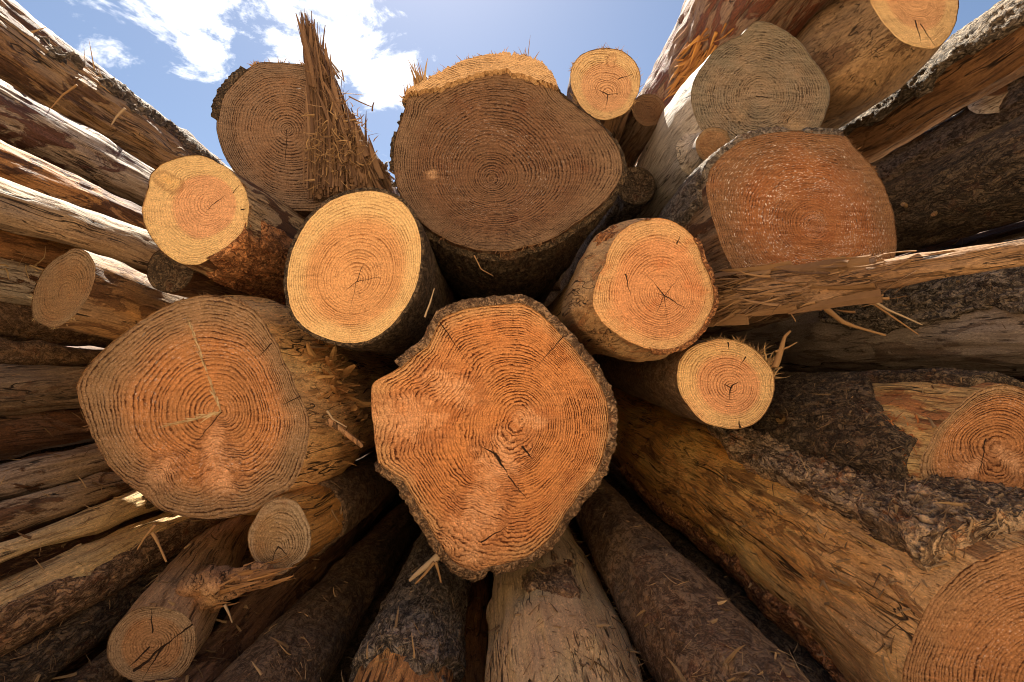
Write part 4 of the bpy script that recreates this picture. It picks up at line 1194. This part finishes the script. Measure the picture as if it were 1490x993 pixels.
L13.bark('bark', BARK_DARK, lambda a, t: 0.9 - np.abs(t - 1.10) * 9 + 0 * a, thick=0.005, t0=0.9, t1=1.35, th0=-40, th1=130, res=0.003)
L14 = edge_log('half-barked log, pale on top and brown and scabby below, at the lower left', (0, 899, 43), 0.88, wood_mat('half_pale', (0.62, 0.41, 0.17), (0.40, 0.22, 0.085), (0.72, 0.52, 0.23), grey_amt=0.2, inner_amt=0.1, crack=0.5, seed=35), seed=35, nth=180)
L14.bark('bark', BARK_BROWN, lambda a, t: 1.1 * in_deg(a, -110, 38, 22) + 0 * t, thick=0.006, t0=0.1, t1=2.0, th0=-140, th1=90, res=0.004, nscale=12)
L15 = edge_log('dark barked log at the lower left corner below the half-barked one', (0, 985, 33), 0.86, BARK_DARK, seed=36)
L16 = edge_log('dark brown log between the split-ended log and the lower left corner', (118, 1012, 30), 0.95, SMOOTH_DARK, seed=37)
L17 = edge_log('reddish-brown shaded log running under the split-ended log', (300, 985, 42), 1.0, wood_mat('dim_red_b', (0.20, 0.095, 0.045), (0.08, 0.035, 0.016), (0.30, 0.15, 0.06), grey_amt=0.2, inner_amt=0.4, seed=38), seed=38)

# ---- bottom
B4 = edge_log('thick smooth dark brown log in shade at the bottom, left of the rough-barked one', (398, 1000, 58), 0.95, SMOOTH_DARK, vp=(715, 600), seed=40, nth=180)
B2 = edge_log('rough grey-barked log at the bottom with orange wood showing near its near end', (590, 993, 62), 0.95, wood_mat('orange_under_bark', (0.58, 0.27, 0.08), (0.28, 0.11, 0.03), (0.74, 0.42, 0.13), grey_amt=0.2, inner_amt=0.4, seed=41), vp=(722, 570), seed=41, nth=180)
B2.bark('bark', BARK_BLACK, lambda a, t: 0.8 + np.where(t < 0.78, (t - 0.78) * 7, 0) - 0.3 * in_deg(a, -40, 30, 20), thick=0.016, t0=0.2, t1=2.2, th0=-30, th1=210, res=0.0032, nscale=10)
B3 = edge_log('narrow reddish stripped log between the rough-barked log and the pale one at the bottom', (684, 993, 28), 1.1, wood_mat('red_strip', (0.42, 0.19, 0.07), (0.12, 0.045, 0.017), (0.42, 0.21, 0.08), grey_amt=0.15, inner_amt=0.3, seed=42), vp=(705, 600), seed=42)
B1 = edge_log('pale tan debarked log at the bottom centre with torn bark scraps', (822, 1000, 103), 0.9, wood_mat('pale_tan', (0.62, 0.41, 0.19), (0.46, 0.27, 0.115), (0.74, 0.53, 0.21), grey=(0.54, 0.39, 0.235), grey_amt=0.5, inner_amt=0.06, crack=0.35, seed=43, streak=0.4), vp=(722, 545), seed=43, nth=220, nt=200)
B1.bark('bark', BARK_BROWN, lambda a, t: 0.9 - np.hypot((a - 90) / 22, (t - 0.83) / 0.08) * 0.9, thick=0.008, t0=0.6, t1=1.05, th0=50, th1=130, res=0.0025, nscale=16, namp=0.5)
S = Slivers()
for k in range(110):
    a = math.radians(random.uniform(0, 40))
    p = B1.surf(a, random.uniform(0.6, 1.6), 0.001)
    S.add(p, RNG.normal(size=3) * 0.4 + np.array([0.6, 0.3, 0.6]), random.uniform(0.01, 0.04), random.uniform(0.0006, 0.0016), 0.4, 3)
S.build('fibre_tuft', FIB, B1.root)
B5 = edge_log('dark red-brown barked log at the bottom beside the massive stripped log', (1005, 1000, 70), 1.0, bark_mat('dark_red_bark', (0.17, 0.095, 0.06), (0.025, 0.012, 0.008), (0.32, 0.065, 0.025), 0.8, 0.05, 12.0, bump=0.005), vp=(740, 560), seed=44, nth=180)
B6 = edge_log('small broken log end deep in the gap under the middle log', (578, 990, 24), 1.2, wood_mat('gap_brown', **BROWN, inner_amt=0.4, seed=45), vp=(690, 560), seed=45, back=0.25, face=DARKF)

# ---- upper right
U_ = edge_log('thick brown log with an orange torn patch above the grey log end', (1100, 10, 98), 1.62, wood_mat('brown_red_flank', (0.24, 0.13, 0.07), (0.10, 0.05, 0.025), (0.34, 0.2, 0.11), grey=(0.26, 0.19, 0.13), grey_amt=0.4, inner=(0.15, 0.05, 0.022), inner_amt=0.5, seed=50, bump=0.006), seed=50, amp=0.016, nth=200, back=0.6)
S = Slivers()
for k in range(240):
    a = math.radians(random.gauss(226, 10))
    p = U_.surf(a, random.gauss(0.72, 0.09), 0.004)
    S.add(p, np.array([math.cos(a), math.sin(a), 0]) * 0.25 + np.array([0, 0, -1]) + RNG.normal(size=3) * 0.2, random.uniform(0.03, 0.12), random.uniform(0.003, 0.010), 0.25, 4)
o = S.build('torn_fibre_tuft', fibre_mat('bright_orange_fibre', (0.62, 0.30, 0.07), (0.30, 0.11, 0.03), 7.0), U_.root)
V_ = Log('pale round log end at the top right, its brown knotty trunk swelling behind it', 1.22, (725, 540), 2.8, pith=(1332, -2), seed=51, tilt=0.12, smooth=2,
         pts=[(1265, 0), (1275, 18), (1293, 42), (1311, 60), (1342, 70), (1360, 71), (1375, 60), (1387, 42), (1393, 21), (1394, -5), (1385, -35), (1362, -58), (1330, -68), (1298, -58), (1275, -32)],
         flare=((0, 1), (0.04, 1.10), (0.15, 1.32), (0.5, 1.30), (3, 1.15)), shift=((0, 0, 0), (0.2, -0.02, 0.0), (3, -0.02, 0)), bumps=((200, 0.3, 0.05, 0.03), (235, 0.15, 0.04, 0.025)))
V_.face(face_mat('pale_top_end_grain', (0.64, 0.36, 0.17), (0.70, 0.47, 0.22), (0.6, 0.42, 0.3), 250, sap_at=0.66, hatch=0.25, hatch_deg=-30, contrast=0.75, grey=0, stain=0.1, seed=51.0, bump=0.0012,
                 cracks=V_.cracks([(1332, 30, 1342, 68, 1.2), (1340, 35, 1362, 70, 1.0)])), nth=220)
V_.trunk(wood_mat('knotty_brown_flank', (0.27, 0.155, 0.07), (0.11, 0.055, 0.025), (0.42, 0.26, 0.12), grey=(0.3, 0.22, 0.14), grey_amt=0.35, inner_amt=0.25, crack=0.6, seed=51, bump=0.006))
X_ = edge_log('long red-brown log with a black bark ridge running to the top right corner', (1400, 112, 46), 1.375, wood_mat('red_brown_long', (0.27, 0.125, 0.045), (0.12, 0.05, 0.02), (0.36, 0.18, 0.065), grey_amt=0.15, inner_amt=0.25, crack=0.6, seed=52), seed=52, nth=200, L=2.8)
X_.bark('bark', BARK_BLACK, lambda a, t: 0.9 * in_deg(a, 40, 190, 22) + 0 * t - 0.05, thick=0.02, t0=0.1, t1=2.2, th0=10, th1=215, res=0.0045, nscale=8)
Z1 = edge_log('sunlit grey-barked log with a hollow knot, in the gap below the long red-brown log', (1400, 200, 36), 1.75, BARK_GREY, seed=53, amp=0.012)
stub(Z1, math.radians(150), 0.50, 0.045, 0.05, (0, 0, 1.0), wood_mat('pale_collar', (0.55, 0.46, 0.35), (0.30, 0.22, 0.15), (0.66, 0.58, 0.46), seed=53), face_mat('hollow_knot', (0.16, 0.07, 0.03), (0.30, 0.18, 0.09), (0.4, 0.3, 0.2), 200, sap_at=0.85, seed=53.0), name='knot_collar')
Z2 = edge_log('thick dark-barked log at the right edge with two snapped twig stubs', (1490, 247, 71), 1.14, BARK_DARK, seed=54, nth=200, back=0.5)
for (adeg, t) in ((190, 0.74), (215, 0.66)):
    stub(Z2, math.radians(adeg), t, 0.006, 0.05, (0, 0.2, 0.6), FIB, STUBF, name='twig_stub', flare=1.5)
Q_ = edge_log('grey smooth log at the right edge with a big scab of black bark', (1490, 452, 96), 1.07, wood_mat('grey_smooth', (0.40, 0.31, 0.235), (0.24, 0.17, 0.12), (0.52, 0.42, 0.33), grey=(0.38, 0.30, 0.235), grey_amt=0.5, inner_amt=0.2, crack=0.3, seed=55, streak=0.5), seed=55, nth=200, back=0.5, L=2.6)
Q_.bark('bark', BARK_BLACK, lambda a, t: 0.75 * in_deg(a, 100, 185, 14) + np.where(t > 0.85, (0.85 - t) * 6, 0.1), thick=0.016, t0=0.1, t1=1.2, th0=70, th1=215, res=0.0032, nscale=8)
H1 = edge_log('small brown log end wedged between the small pale log and the brown leaning log', (944, 160, 26), 1.55, wood_mat('wedge_brown', **BROWN, grey_amt=0.5, seed=56), vp=(725, 560), seed=56, back=0.0, L=2.0, face=DARKF)
H2 = edge_log('rough grey-barked log in the gap between the huge log and the grey log end', (925, 270, 30), 1.62, BARK_GREY, vp=(740, 560), seed=57, back=0.0, L=1.8, amp=0.016, face=BARK_DARK)
H4 = edge_log('weathered log end tucked under the pale yellow log', (248, 392, 34), 1.22, wood_mat('tucked', **BROWN, grey_amt=0.4, inner_amt=0.5, seed=59), vp=(735, 560), seed=59, back=0.0, L=1.8, face=BARK_DARK)
edge_log('dark log running down from beside the middle log to the massive stripped log', (900, 780, 44), 1.35, SMOOTH_DARK, seed=75, back=0.85, L=2.6)
# logs deep in the pile: the widest that fit between those above, seen only as shaded backs in the gaps
ALL = [q for q in LOGS]


def section(g, y):
    ax = -g.R[:, 2]
    s = (y - g.o[1]) / ax[1]
    if s < -0.02 or s > g.L:
        return None
    c = g.o + ax * s + g.R[:, 0] * g.c[0] + g.R[:, 1] * g.c[1]
    sc = np.interp(s, g.flare[:, 0], g.flare[:, 1])
    if g.shift is not None:
        sh = np.array(g.shift)
        c = c + g.R[:, 0] * np.interp(s, sh[:, 0], sh[:, 1]) + g.R[:, 1] * np.interp(s, sh[:, 0], sh[:, 2])
    return c[0], c[2], g.Rm * sc + 0.004


def sky_line(u):
    return np.interp(u, [0, 300, 340, 500, 600, 700, 900, 960, 1100, 1490], [90, 290, 320, 330, 330, 300, 260, 200, 120, 60])


rf = random.Random(11)
placed, FILL = [], []
HERE = np.array([0.0, CAM[2]])


def polar(x, z):
    return math.hypot(x, z - CAM[2]), math.atan2(z - CAM[2], x)


for y0, tries, rmin, rmax, ymax in ((0.4, 2500, 0.07, 0.12, 1.7), (0.4, 5000, 0.045, 0.07, 1.7), (2.2, 2500, 0.07, 0.10, 3.2), (2.2, 4000, 0.045, 0.07, 3.2), (2.2, 5000, 0.03, 0.045, 3.2)):
    near = y0 < 1
    secs = [[section(g, y) for g in ALL] for y in np.linspace(y0, ymax, 6)]
    secs = [[s for s in row if s] for row in secs]
    arr = [np.array(r_) for r_ in secs if r_]
    # what the filler may not stand in front of: everything for those reaching forward, the side logs for the deep ones
    sh = []
    for g in ALL:
        s = section(g, 1.15 if near else 2.1)
        if s and (near or math.hypot(s[0], s[1] - CAM[2]) > 0.85):
            ro, an = polar(s[0], s[1])
            sh.append((ro, an, math.asin(min(0.95, s[2] / max(ro, s[2] * 1.06)))))
    for _ in range(tries):
        x, z = rf.uniform(-2.4, 2.4), rf.uniform(0.06, 2.4)
        r = min((np.hypot(a[:, 0] - x, a[:, 1] - z) - a[:, 2]).min() for a in arr)
        for (px, pz, pr) in placed:
            r = min(r, math.hypot(px - x, pz - z) - pr)
        r = min(r, z - 0.01)
        if r < rmin:
            continue
        r = min(r, rmax)
        ro, an = polar(x, z)
        ha = math.asin(min(0.95, r / ro))
        bad = near and ro < 0.8
        for (ro2, an2, ha2) in sh:
            d = abs((an - an2 + math.pi) % (2 * math.pi) - math.pi)
            if d < (ha + ha2) * 0.97 and ro < ro2:
                bad = True
        if bad:
            continue
        ok = True
        for yy in (max(y0, abs(x) / 1.2), 2.0, 3.2):
            for k in range(8):
                q = np.array([x + r * math.cos(k * 0.785), yy, z + r * math.sin(k * 0.785)]) - CAM
                c = R3.T @ q
                u, v = CX + F * c[0] / -c[2], CY - F * c[1] / -c[2]
                if 0 <= u <= 1490 and v < sky_line(u) + 12:
                    ok = False
        if not ok:
            continue
        placed.append((x, z, r))
        i = len(placed)
        where = 'left' if x < -0.45 else 'right' if x > 0.45 else 'middle'
        lab = {'left': 'dark log deep in the shade between the logs at the left of the pile',
               'right': 'dark log deep in the shade between the logs at the right of the pile',
               'middle': 'dark log deep in the shade behind the cut ends in the middle'}[where]
        g = Log(lab, 1.0, VP, 3.6 - y0, circle=(725, 540, r * F), seed=100 + i, amp=0.004, circ=0.0, group='dark logs deep in the ' + where + ' of the pile')
        off = np.array([x, y0 + rf.uniform(0, 0.25 if not near else 0.0), z]) - g.o
        g.o = g.o + off
        g.root.matrix_world = Matrix.Translation(Vector(off)) @ g.M
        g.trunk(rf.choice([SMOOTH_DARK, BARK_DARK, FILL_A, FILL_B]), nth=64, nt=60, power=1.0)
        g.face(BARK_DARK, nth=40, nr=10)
        FILL.append(g)
# added unseen logs lying crosswise block the sky showing through the gaps
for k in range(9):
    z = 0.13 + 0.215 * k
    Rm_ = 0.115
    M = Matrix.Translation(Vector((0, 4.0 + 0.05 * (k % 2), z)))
    root = thing('log', 'added dark log lying crosswise to block the sky behind the pile', 'log', M, 'added sky-blocking logs lying crosswise behind the pile')
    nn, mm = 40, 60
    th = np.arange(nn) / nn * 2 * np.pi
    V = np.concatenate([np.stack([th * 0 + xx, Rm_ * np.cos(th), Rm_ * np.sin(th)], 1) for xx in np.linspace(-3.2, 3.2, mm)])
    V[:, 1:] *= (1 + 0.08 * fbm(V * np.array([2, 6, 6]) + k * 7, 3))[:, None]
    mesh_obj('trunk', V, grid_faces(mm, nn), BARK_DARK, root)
# the broken branch on the split-ended log
def tube_along(name, pts, rads, mat, parent, n=28, amp=0.15, seedv=0.0):
    pts = np.array(pts, float)
    k = len(pts)
    tt = np.linspace(0, k - 1, 40)
    c = np.stack([np.interp(tt, np.arange(k), pts[:, i]) for i in range(3)], 1)
    for _ in range(3):
        c[1:-1] = (c[:-2] + 2 * c[1:-1] + c[2:]) / 4
    r = np.interp(tt, np.arange(k), rads)
    V = []
    for i in range(len(tt)):
        d = unit(c[min(i + 1, 39)] - c[max(i - 1, 0)])
        x = unit(np.cross(d, (0.1, 0.9, 0.3)))
        y = np.cross(d, x)
        th = np.arange(n) / n * 2 * np.pi
        q = np.stack([np.cos(th) * 2, np.sin(th) * 2, th * 0 + i * 0.08 + seedv], -1)
        rr = r[i] * (1 + amp * 2 * fbm(q, 3))
        V.append(c[i] + np.outer(np.cos(th) * rr, x) + np.outer(np.sin(th) * rr, y))
    a, b = V[0].mean(0)[None], V[-1].mean(0)[None]
    V = np.concatenate(V + [a, b])
    f = [tuple(q) for q in grid_faces(40, n).tolist()]
    N = 40 * n
    f += [((j + 1) % n, j, N) for j in range(n)] + [(39 * n + j, 39 * n + (j + 1) % n, N + 1) for j in range(n)]
    return mesh_obj(name, V, f, mat, parent)


def to_local(log, u, v, d):
    return (P(u, v, d) - log.o) @ log.R


BRW = wood_mat('branch_wood', (0.40, 0.20, 0.085), (0.20, 0.09, 0.035), (0.54, 0.32, 0.15), grey_amt=0.2, inner_amt=0.1, crack=0.7, seed=60)
br = tube_along('broken_branch', [to_local(A_, 292, 862, 1.02), to_local(A_, 318, 850, 0.98), to_local(A_, 350, 842, 0.96), to_local(A_, 392, 834, 0.95)], [0.045, 0.032, 0.022, 0.016], BRW, A_.root, amp=0.38)
stubo = tube_along('branch_knot', [to_local(A_, 318, 850, 0.97), to_local(A_, 308, 852, 0.92)], [0.024, 0.018], BRW, A_.root, amp=0.3, seedv=3)
tube_along('broken_twig', [to_local(A_, 300, 880, 0.97), to_local(A_, 345, 862, 0.94), to_local(A_, 392, 836, 0.935)], [0.010, 0.008, 0.004], BRW, A_.root, amp=0.2, seedv=5)

S = Slivers()
ba, bb = to_local(A_, 306, 858, 0.975), to_local(A_, 398, 832, 0.935)
for k in range(70):
    f = random.random()
    p = ba + (bb - ba) * f * 0.7 + RNG.normal(size=3) * 0.012 + np.array([0, 0, 0.012])
    S.add(p, (bb - ba) + RNG.normal(size=3) * 0.012, random.uniform(0.03, 0.10), random.uniform(0.001, 0.006), 0.12, 4, flat=0.3)
S.build('torn_fibre_tuft', fibre_mat('branch_fibre', (0.50, 0.27, 0.11), (0.20, 0.09, 0.035), 13.0), A_.root)

# ------------------------------------------------------------------ splintered slab across the right
def slab():
    a, b = P(1060, 436, 1.06), P(1600, 350, 0.62)
    zz = unit(b - a)
    xx = unit(np.cross((0, 0, 1), zz))
    RR = np.stack([xx, np.cross(zz, xx), zz], 1)
    mid0 = (a + b) / 2
    M = Matrix([list(RR[i]) + [mid0[i]] for i in range(3)] + [[0, 0, 0, 1]])
    root = thing('splintered_slab', 'long splintered slab of torn wood wedged under the rust log end', 'broken wood', M)
    mid = (a + b) / 2
    n, m = 40, 120
    V = []
    for j in range(m):
        f = j / (m - 1)
        c = a + (b - a) * f - mid
        d = unit(b - a)
        up = unit(np.cross(np.cross(d, (0, 0, 1)), d))
        sd = np.cross(d, up)
        hw = np.interp(f, [0, 0.15, 0.4, 1], [0.020, 0.026, 0.020, 0.016])
        hh = np.interp(f, [0, 0.1, 0.25, 0.5, 1], [0.030, 0.046, 0.050, 0.030, 0.018])
        for i in range(n):
            g = i / n * 2 * np.pi
            V.append(c + up * (hh * math.sin(g)) + sd * (hw * math.cos(g)))
    V = np.array(V)
    V += 0.012 * fbm(V * np.array([9, 9, 90]), 4)[:, None] * np.array([0.3, 0.8, 0.8])
    mesh_obj('torn_plank', V @ RR, grid_faces(m, n)[:, ::-1], wood_mat('slab_wood', (0.27, 0.15, 0.07), (0.08, 0.04, 0.02), (0.42, 0.25, 0.12), grey_amt=0.2, inner_amt=0.2, crack=1.0, seed=61), root)
    S = Slivers()
    for k in range(64):
        f = random.random() ** 1.4 * 0.5
        p = a + (b - a) * f - mid + np.array([0, random.gauss(0, 0.006) - 0.024, random.gauss(0, 0.022)])
        d = -unit(b - a) + RNG.normal(size=3) * 0.03
        S.add(p, d, random.uniform(0.06, 0.18), random.uniform(0.004, 0.014), 0.18, 5, flat=0.18, tip=0.08)
    for k in range(300):
        f = random.random() ** 2.2 * 0.6
        p = a + (b - a) * f - mid + np.array([random.gauss(0, 0.012), random.gauss(0, 0.010) - 0.018, random.gauss(0, 0.024)])
        d = -unit(b - a) + RNG.normal(size=3) * 0.2 + np.array([0, -0.06, -0.10])
        S.add(p, d, random.uniform(0.02, 0.09), random.uniform(0.0010, 0.0045), 0.3, 4)
    S.v = [q_ @ RR for q_ in S.v]
    S.build('splinter_tuft', fibre_mat('slab_fibre', (0.38, 0.22, 0.10), (0.10, 0.05, 0.025), 8.0), root)


slab()


def splinter(label, pts, d, r, mat, group=None):
    W = [P(u, v, d + (dz[0] if dz else 0)) for (u, v, *dz) in pts]
    o0 = np.mean(W, 0)
    nm = 'wood_splinter'
    o = tube_along(nm, [w - o0 for w in W], [r * (1 - 0.6 * i / max(1, len(W) - 1)) for i in range(len(W))], mat, None, n=8, amp=0.2, seedv=pts[0][0])
    o.location = o0
    o['label'] = label
    o['category'] = 'splinter'
    if group:
        o['group'] = group


SPL = fibre_mat('splinter_wood', (0.44, 0.26, 0.11), (0.22, 0.115, 0.05), 9.0)
SPLP = fibre_mat('splinter_pale', (0.56, 0.43, 0.27), (0.34, 0.22, 0.12), 10.0)
splinter('long bent orange splinter hanging below the splintered slab', [(1197, 445), (1225, 468), (1245, 476), (1288, 488)], 0.96, 0.006, SPL)
splinter('straight pale splinter slanting from the slab towards the grey log', [(1255, 428), (1290, 450), (1342, 473)], 0.93, 0.0035, SPLP)
splinter('thin brown splinter beside the straight pale one', [(1262, 436), (1300, 462), (1336, 487)], 0.935, 0.003, SPL)
splinter('thin upright splinter standing on the slab\'s torn end', [(1125, 420), (1140, 440), (1158, 468)], 1.0, 0.003, SPL)
splinter('twisted stick standing in the gap above the small bright log', [(1128, 535), (1136, 510), (1142, 490), (1150, 482)], 1.03, 0.007, SPL)
splinter('forked straw beside the twisted stick above the small bright log', [(1128, 512), (1148, 505), (1160, 498)], 1.03, 0.003, SPL)
splinter('reddish broken stick jutting between the left big log and the middle log', [(478, 612), (500, 628), (528, 650)], 1.08, 0.011, BRW)
splinter('fine curved straw above the reddish broken stick', [(476, 598), (484, 610), (505, 622)], 1.07, 0.003, SPLP)
splinter('pale flat splinter under the middle log\'s lower left rim', [(640, 808), (615, 828), (596, 845)], 1.0, 0.009, SPLP)
splinter('thin splinter crossing the pale flat one under the middle log', [(632, 818), (618, 836), (604, 850)], 0.99, 0.004, SPL)
splinter('short upright splinter hanging under the middle log', [(634, 818), (638, 832), (642, 848)], 0.99, 0.004, SPL)
splinter('thin grey twig sticking up from the bark of the middle log', [(618, 462), (626, 440), (632, 420)], 1.02, 0.0025, SPLP)
splinter('thin straw leaning on the half-barked log', [(222, 775), (232, 795), (242, 818)], 0.84, 0.0032, SPL)
splinter('short straw crossing another on the half-barked log', [(226, 764), (212, 780), (200, 800)], 0.84, 0.0028, SPL)
splinter('small pale twig hanging from the broken branch', [(327, 880), (333, 893), (338, 906)], 0.93, 0.003, SPLP)
splinter('dry stem bent over the torn log flank at the upper left', [(112, 124), (92, 138), (74, 158)], 1.15, 0.003, SPL)
splinter('pale short stick lying on the torn log flank at the upper left', [(182, 158), (170, 170), (162, 182)], 1.35, 0.004, SPLP)
splinter('curved straw loop beneath the huge log', [(690, 372), (700, 392), (718, 402)], 1.15, 0.002, SPL)

# ------------------------------------------------------------------ ground
t = NT('dry_yard_dirt')
o = t.obj()
col = t.ramp(t.noise(o, 3.0, 8, 0.7), [(0.3, (0.36, 0.27, 0.17)), (0.55, (0.50, 0.385, 0.26)), (0.75, (0.58, 0.46, 0.32))])
col = t.mix(t.rng(t.noise(o, 60, 4, 0.7), 0.5, 0.7, 0, 0.5), col, (0.20, 0.13, 0.075))
gm = t.done(col, t.noise(o, 40, 6, 0.7), 0.02, 0.95, 0.1)
rr = np.concatenate([[0.0], np.linspace(0.4, 9, 50), np.geomspace(9.5, 2500, 40)])
n = 160
V = [[0, 0, 0]]
for r in rr[1:]:
    th = np.arange(n) / n * 2 * np.pi
    V += np.stack([r * np.cos(th), r * np.sin(th), 0.02 * fbm(np.stack([r * np.cos(th), r * np.sin(th), th * 0], -1), 2)], 1).tolist()
fs = [(0, 1 + j, 1 + (j + 1) % n) for j in range(n)]
for k in range(len(rr) - 2):
    for j in range(n):
        a, b = 1 + k * n + j, 1 + k * n + (j + 1) % n
        fs.append((a, a + n, b + n, b))
V = np.array(V, float)
by = -V[:, 1] - 1.6 + 0.25 * fbm(V * 0.5, 2)
V[:, 2] += 6.0 * sstep(0.0, 5.4, by) + 0.3 * fbm(V * 0.6, 3) * sstep(0, 2, by)  # unseen bank behind the camera, added to bounce sunlight onto the log ends
g = mesh_obj('ground', V, fs, gm)
g['kind'] = 'structure'

# ------------------------------------------------------------------ light and sky
SUN_EL, SUN_AZ = 57.0, -12.0          # azimuth: 0 = straight ahead (+Y), negative = towards the left
SUN_STR, SKY_STR, EXPO = 5.0, 0.041, 1.72
az, el = math.radians(SUN_AZ), math.radians(SUN_EL)
sd = np.array([math.sin(az) * math.cos(el), math.cos(az) * math.cos(el), math.sin(el)])
sl = bpy.data.lights.new('sun', 'SUN')
sl.energy = SUN_STR
sl.angle = math.radians(0.53)
sl.color = (1.0, 0.92, 0.79)
so = bpy.data.objects.new('sun', sl)
COL.objects.link(so)
so.rotation_euler = Vector(sd).to_track_quat('Z', 'Y').to_euler()

w = bpy.data.worlds.new('World')
scene.world = w
w.use_nodes = True
nt = w.node_tree
nt.nodes.clear()
N = nt.nodes.new
out, bg, sky = N('ShaderNodeOutputWorld'), N('ShaderNodeBackground'), N('ShaderNodeTexSky')
sky.sky_type = 'NISHITA'
sky.sun_disc = False
sky.sun_elevation = el
sky.sun_rotation = az
sky.air_density = 1.0
sky.dust_density = 0.6
sky.ozone_density = 1.5
bg.inputs['Strength'].default_value = SKY_STR
tc = N('ShaderNodeTexCoord')


def wn(op, a, b=None, clamp=False):
    x = N('ShaderNodeMath')
    x.operation = op
    x.use_clamp = clamp
    for i, v in enumerate((a, b)):
        if v is None:
            continue
        if hasattr(v, 'is_output'):
            nt.links.new(v, x.inputs[i])
        else:
            x.inputs[i].default_value = v
    return x.outputs[0]


def wdist(c, s, r):
    """soft blob round a direction"""
    v = N('ShaderNodeVectorMath')
    v.operation = 'SUBTRACT'
    nt.links.new(tc.outputs['Generated'], v.inputs[0])
    v.inputs[1].default_value = tuple(c)
    m = N('ShaderNodeVectorMath')
    m.operation = 'MULTIPLY'
    nt.links.new(v.outputs[0], m.inputs[0])
    m.inputs[1].default_value = s
    l = N('ShaderNodeVectorMath')
    l.operation = 'LENGTH'
    nt.links.new(m.outputs[0], l.inputs[0])
    mr = N('ShaderNodeMapRange')
    mr.interpolation_type = 'SMOOTHSTEP'
    nt.links.new(l.outputs['Value'], mr.inputs[0])
    mr.inputs[1].default_value = r
    mr.inputs[2].default_value = 0
    mr.inputs[3].default_value = 0
    mr.inputs[4].default_value = 1
    return mr.outputs[0]


nz = N('ShaderNodeTexNoise')
mp = N('ShaderNodeMapping')
nt.links.new(tc.outputs['Generated'], mp.inputs[0])
mp.inputs['Scale'].default_value = (1.0, 1.0, 1.6)
mp.inputs['Location'].default_value = (0.3, 0.1, 0.45)
nt.links.new(mp.outputs[0], nz.inputs['Vector'])
nz.inputs['Scale'].default_value = 8.0
nz.inputs['Detail'].default_value = 9
nz.inputs['Roughness'].default_value = 0.66
nz.inputs['Distortion'].default_value = 0.3
c1 = wdist(unit(ray(460, 10)), (1, 1, 1), 0.36)
c2 = wdist(unit(ray(300, -40)), (1, 1, 1), 0.30)
c3 = wdist(unit(ray(60, 0)), (1, 1, 1), 0.30)
c4 = wdist(unit(ray(560, 250)), (1, 1, 1), 0.12)
cov = wn('MAXIMUM', wn('MAXIMUM', c1, wn('MULTIPLY', c2, 0.9)), wn('MAXIMUM', wn('MULTIPLY', c3, 0.6), wn('MULTIPLY', c4, 0.42)))
den = wn('ADD', nz.outputs['Fac'], wn('MULTIPLY', wn('SUBTRACT', cov, 0.60), 0.33))
mr = N('ShaderNodeMapRange')
mr.interpolation_type = 'SMOOTHSTEP'
nt.links.new(den, mr.inputs[0])
mr.inputs[1].default_value = 0.49
mr.inputs[2].default_value = 0.63
mix = N('ShaderNodeMix')
mix.data_type = 'RGBA'
nt.links.new(mr.outputs[0], mix.inputs[0])
nt.links.new(sky.outputs[0], mix.inputs[6])
mix.inputs[7].default_value = (11.5, 11.6, 12.0, 1)
nt.links.new(mix.outputs[2], bg.inputs[0])
nt.links.new(bg.outputs[0], out.inputs[0])

vs = scene.view_settings
vs.view_transform = 'Standard'
vs.look = 'None'
vs.exposure = EXPO
vs.gamma = 1.0
vs.use_curve_mapping = False
scene.cycles.max_bounces = 6
scene.cycles.diffuse_bounces = 4
scene.cycles.use_denoising = True
scene.cycles.filter_width = 1.0

# logs that no ray from the photograph's place, or a step beside it, can reach are left out
bpy.context.view_layer.update()
dg = bpy.context.evaluated_depsgraph_get()
seen = set()
for dx, dz in ((0, 0), (-0.35, 0), (0.35, 0)):
    org = Vector(CAM + np.array([dx, 0, dz]))
    for iv in range(0, 993, 7):
        for iu in range(0, 1490, 7):
            d = ray(iu, iv)
            hit = scene.ray_cast(dg, org, Vector(d).normalized())
            if hit[0]:
                seen.add(hit[4].parent.name if hit[4].parent else hit[4].name)
dead = [g.root for g in FILL if g.root.name not in seen]
for o in dead:
    for c in list(o.children):
        bpy.data.objects.remove(c)
    bpy.data.objects.remove(o)
bpy.context.view_layer.update()
dg = bpy.context.evaluated_depsgraph_get()
S = Slivers()
rl = random.Random(5)
while len(S.f) < 1100 * 18:
    iu, iv = rl.uniform(-60, 1550), rl.uniform(330, 1040)
    if iv < 560 and rl.random() < 0.6:
        continue
    hit = scene.ray_cast(dg, Vector(CAM), Vector(ray(iu, iv)).normalized())
    if not hit[0] or not (hit[4].name.startswith('trunk') or hit[4].name.startswith('bark')) or hit[2].z < 0.15:
        continue
    nrm_ = np.array(hit[2])
    p = np.array(hit[1]) + nrm_ * 0.0015
    d = np.cross(nrm_, RNG.normal(size=3)) + nrm_ * rl.uniform(-0.03, 0.16)
    S.add(p, d, rl.uniform(0.008, 0.045), rl.choice((0.0006, 0.0009, 0.0014, 0.003)), 0.3, 4, flat=0.4)
lit = S.build('bark_litter', fibre_mat('litter', (0.50, 0.32, 0.15), (0.07, 0.035, 0.018), 17.0))
lit['kind'] = 'stuff'
print('FILL', len(FILL), 'kept', len(FILL) - len(dead))
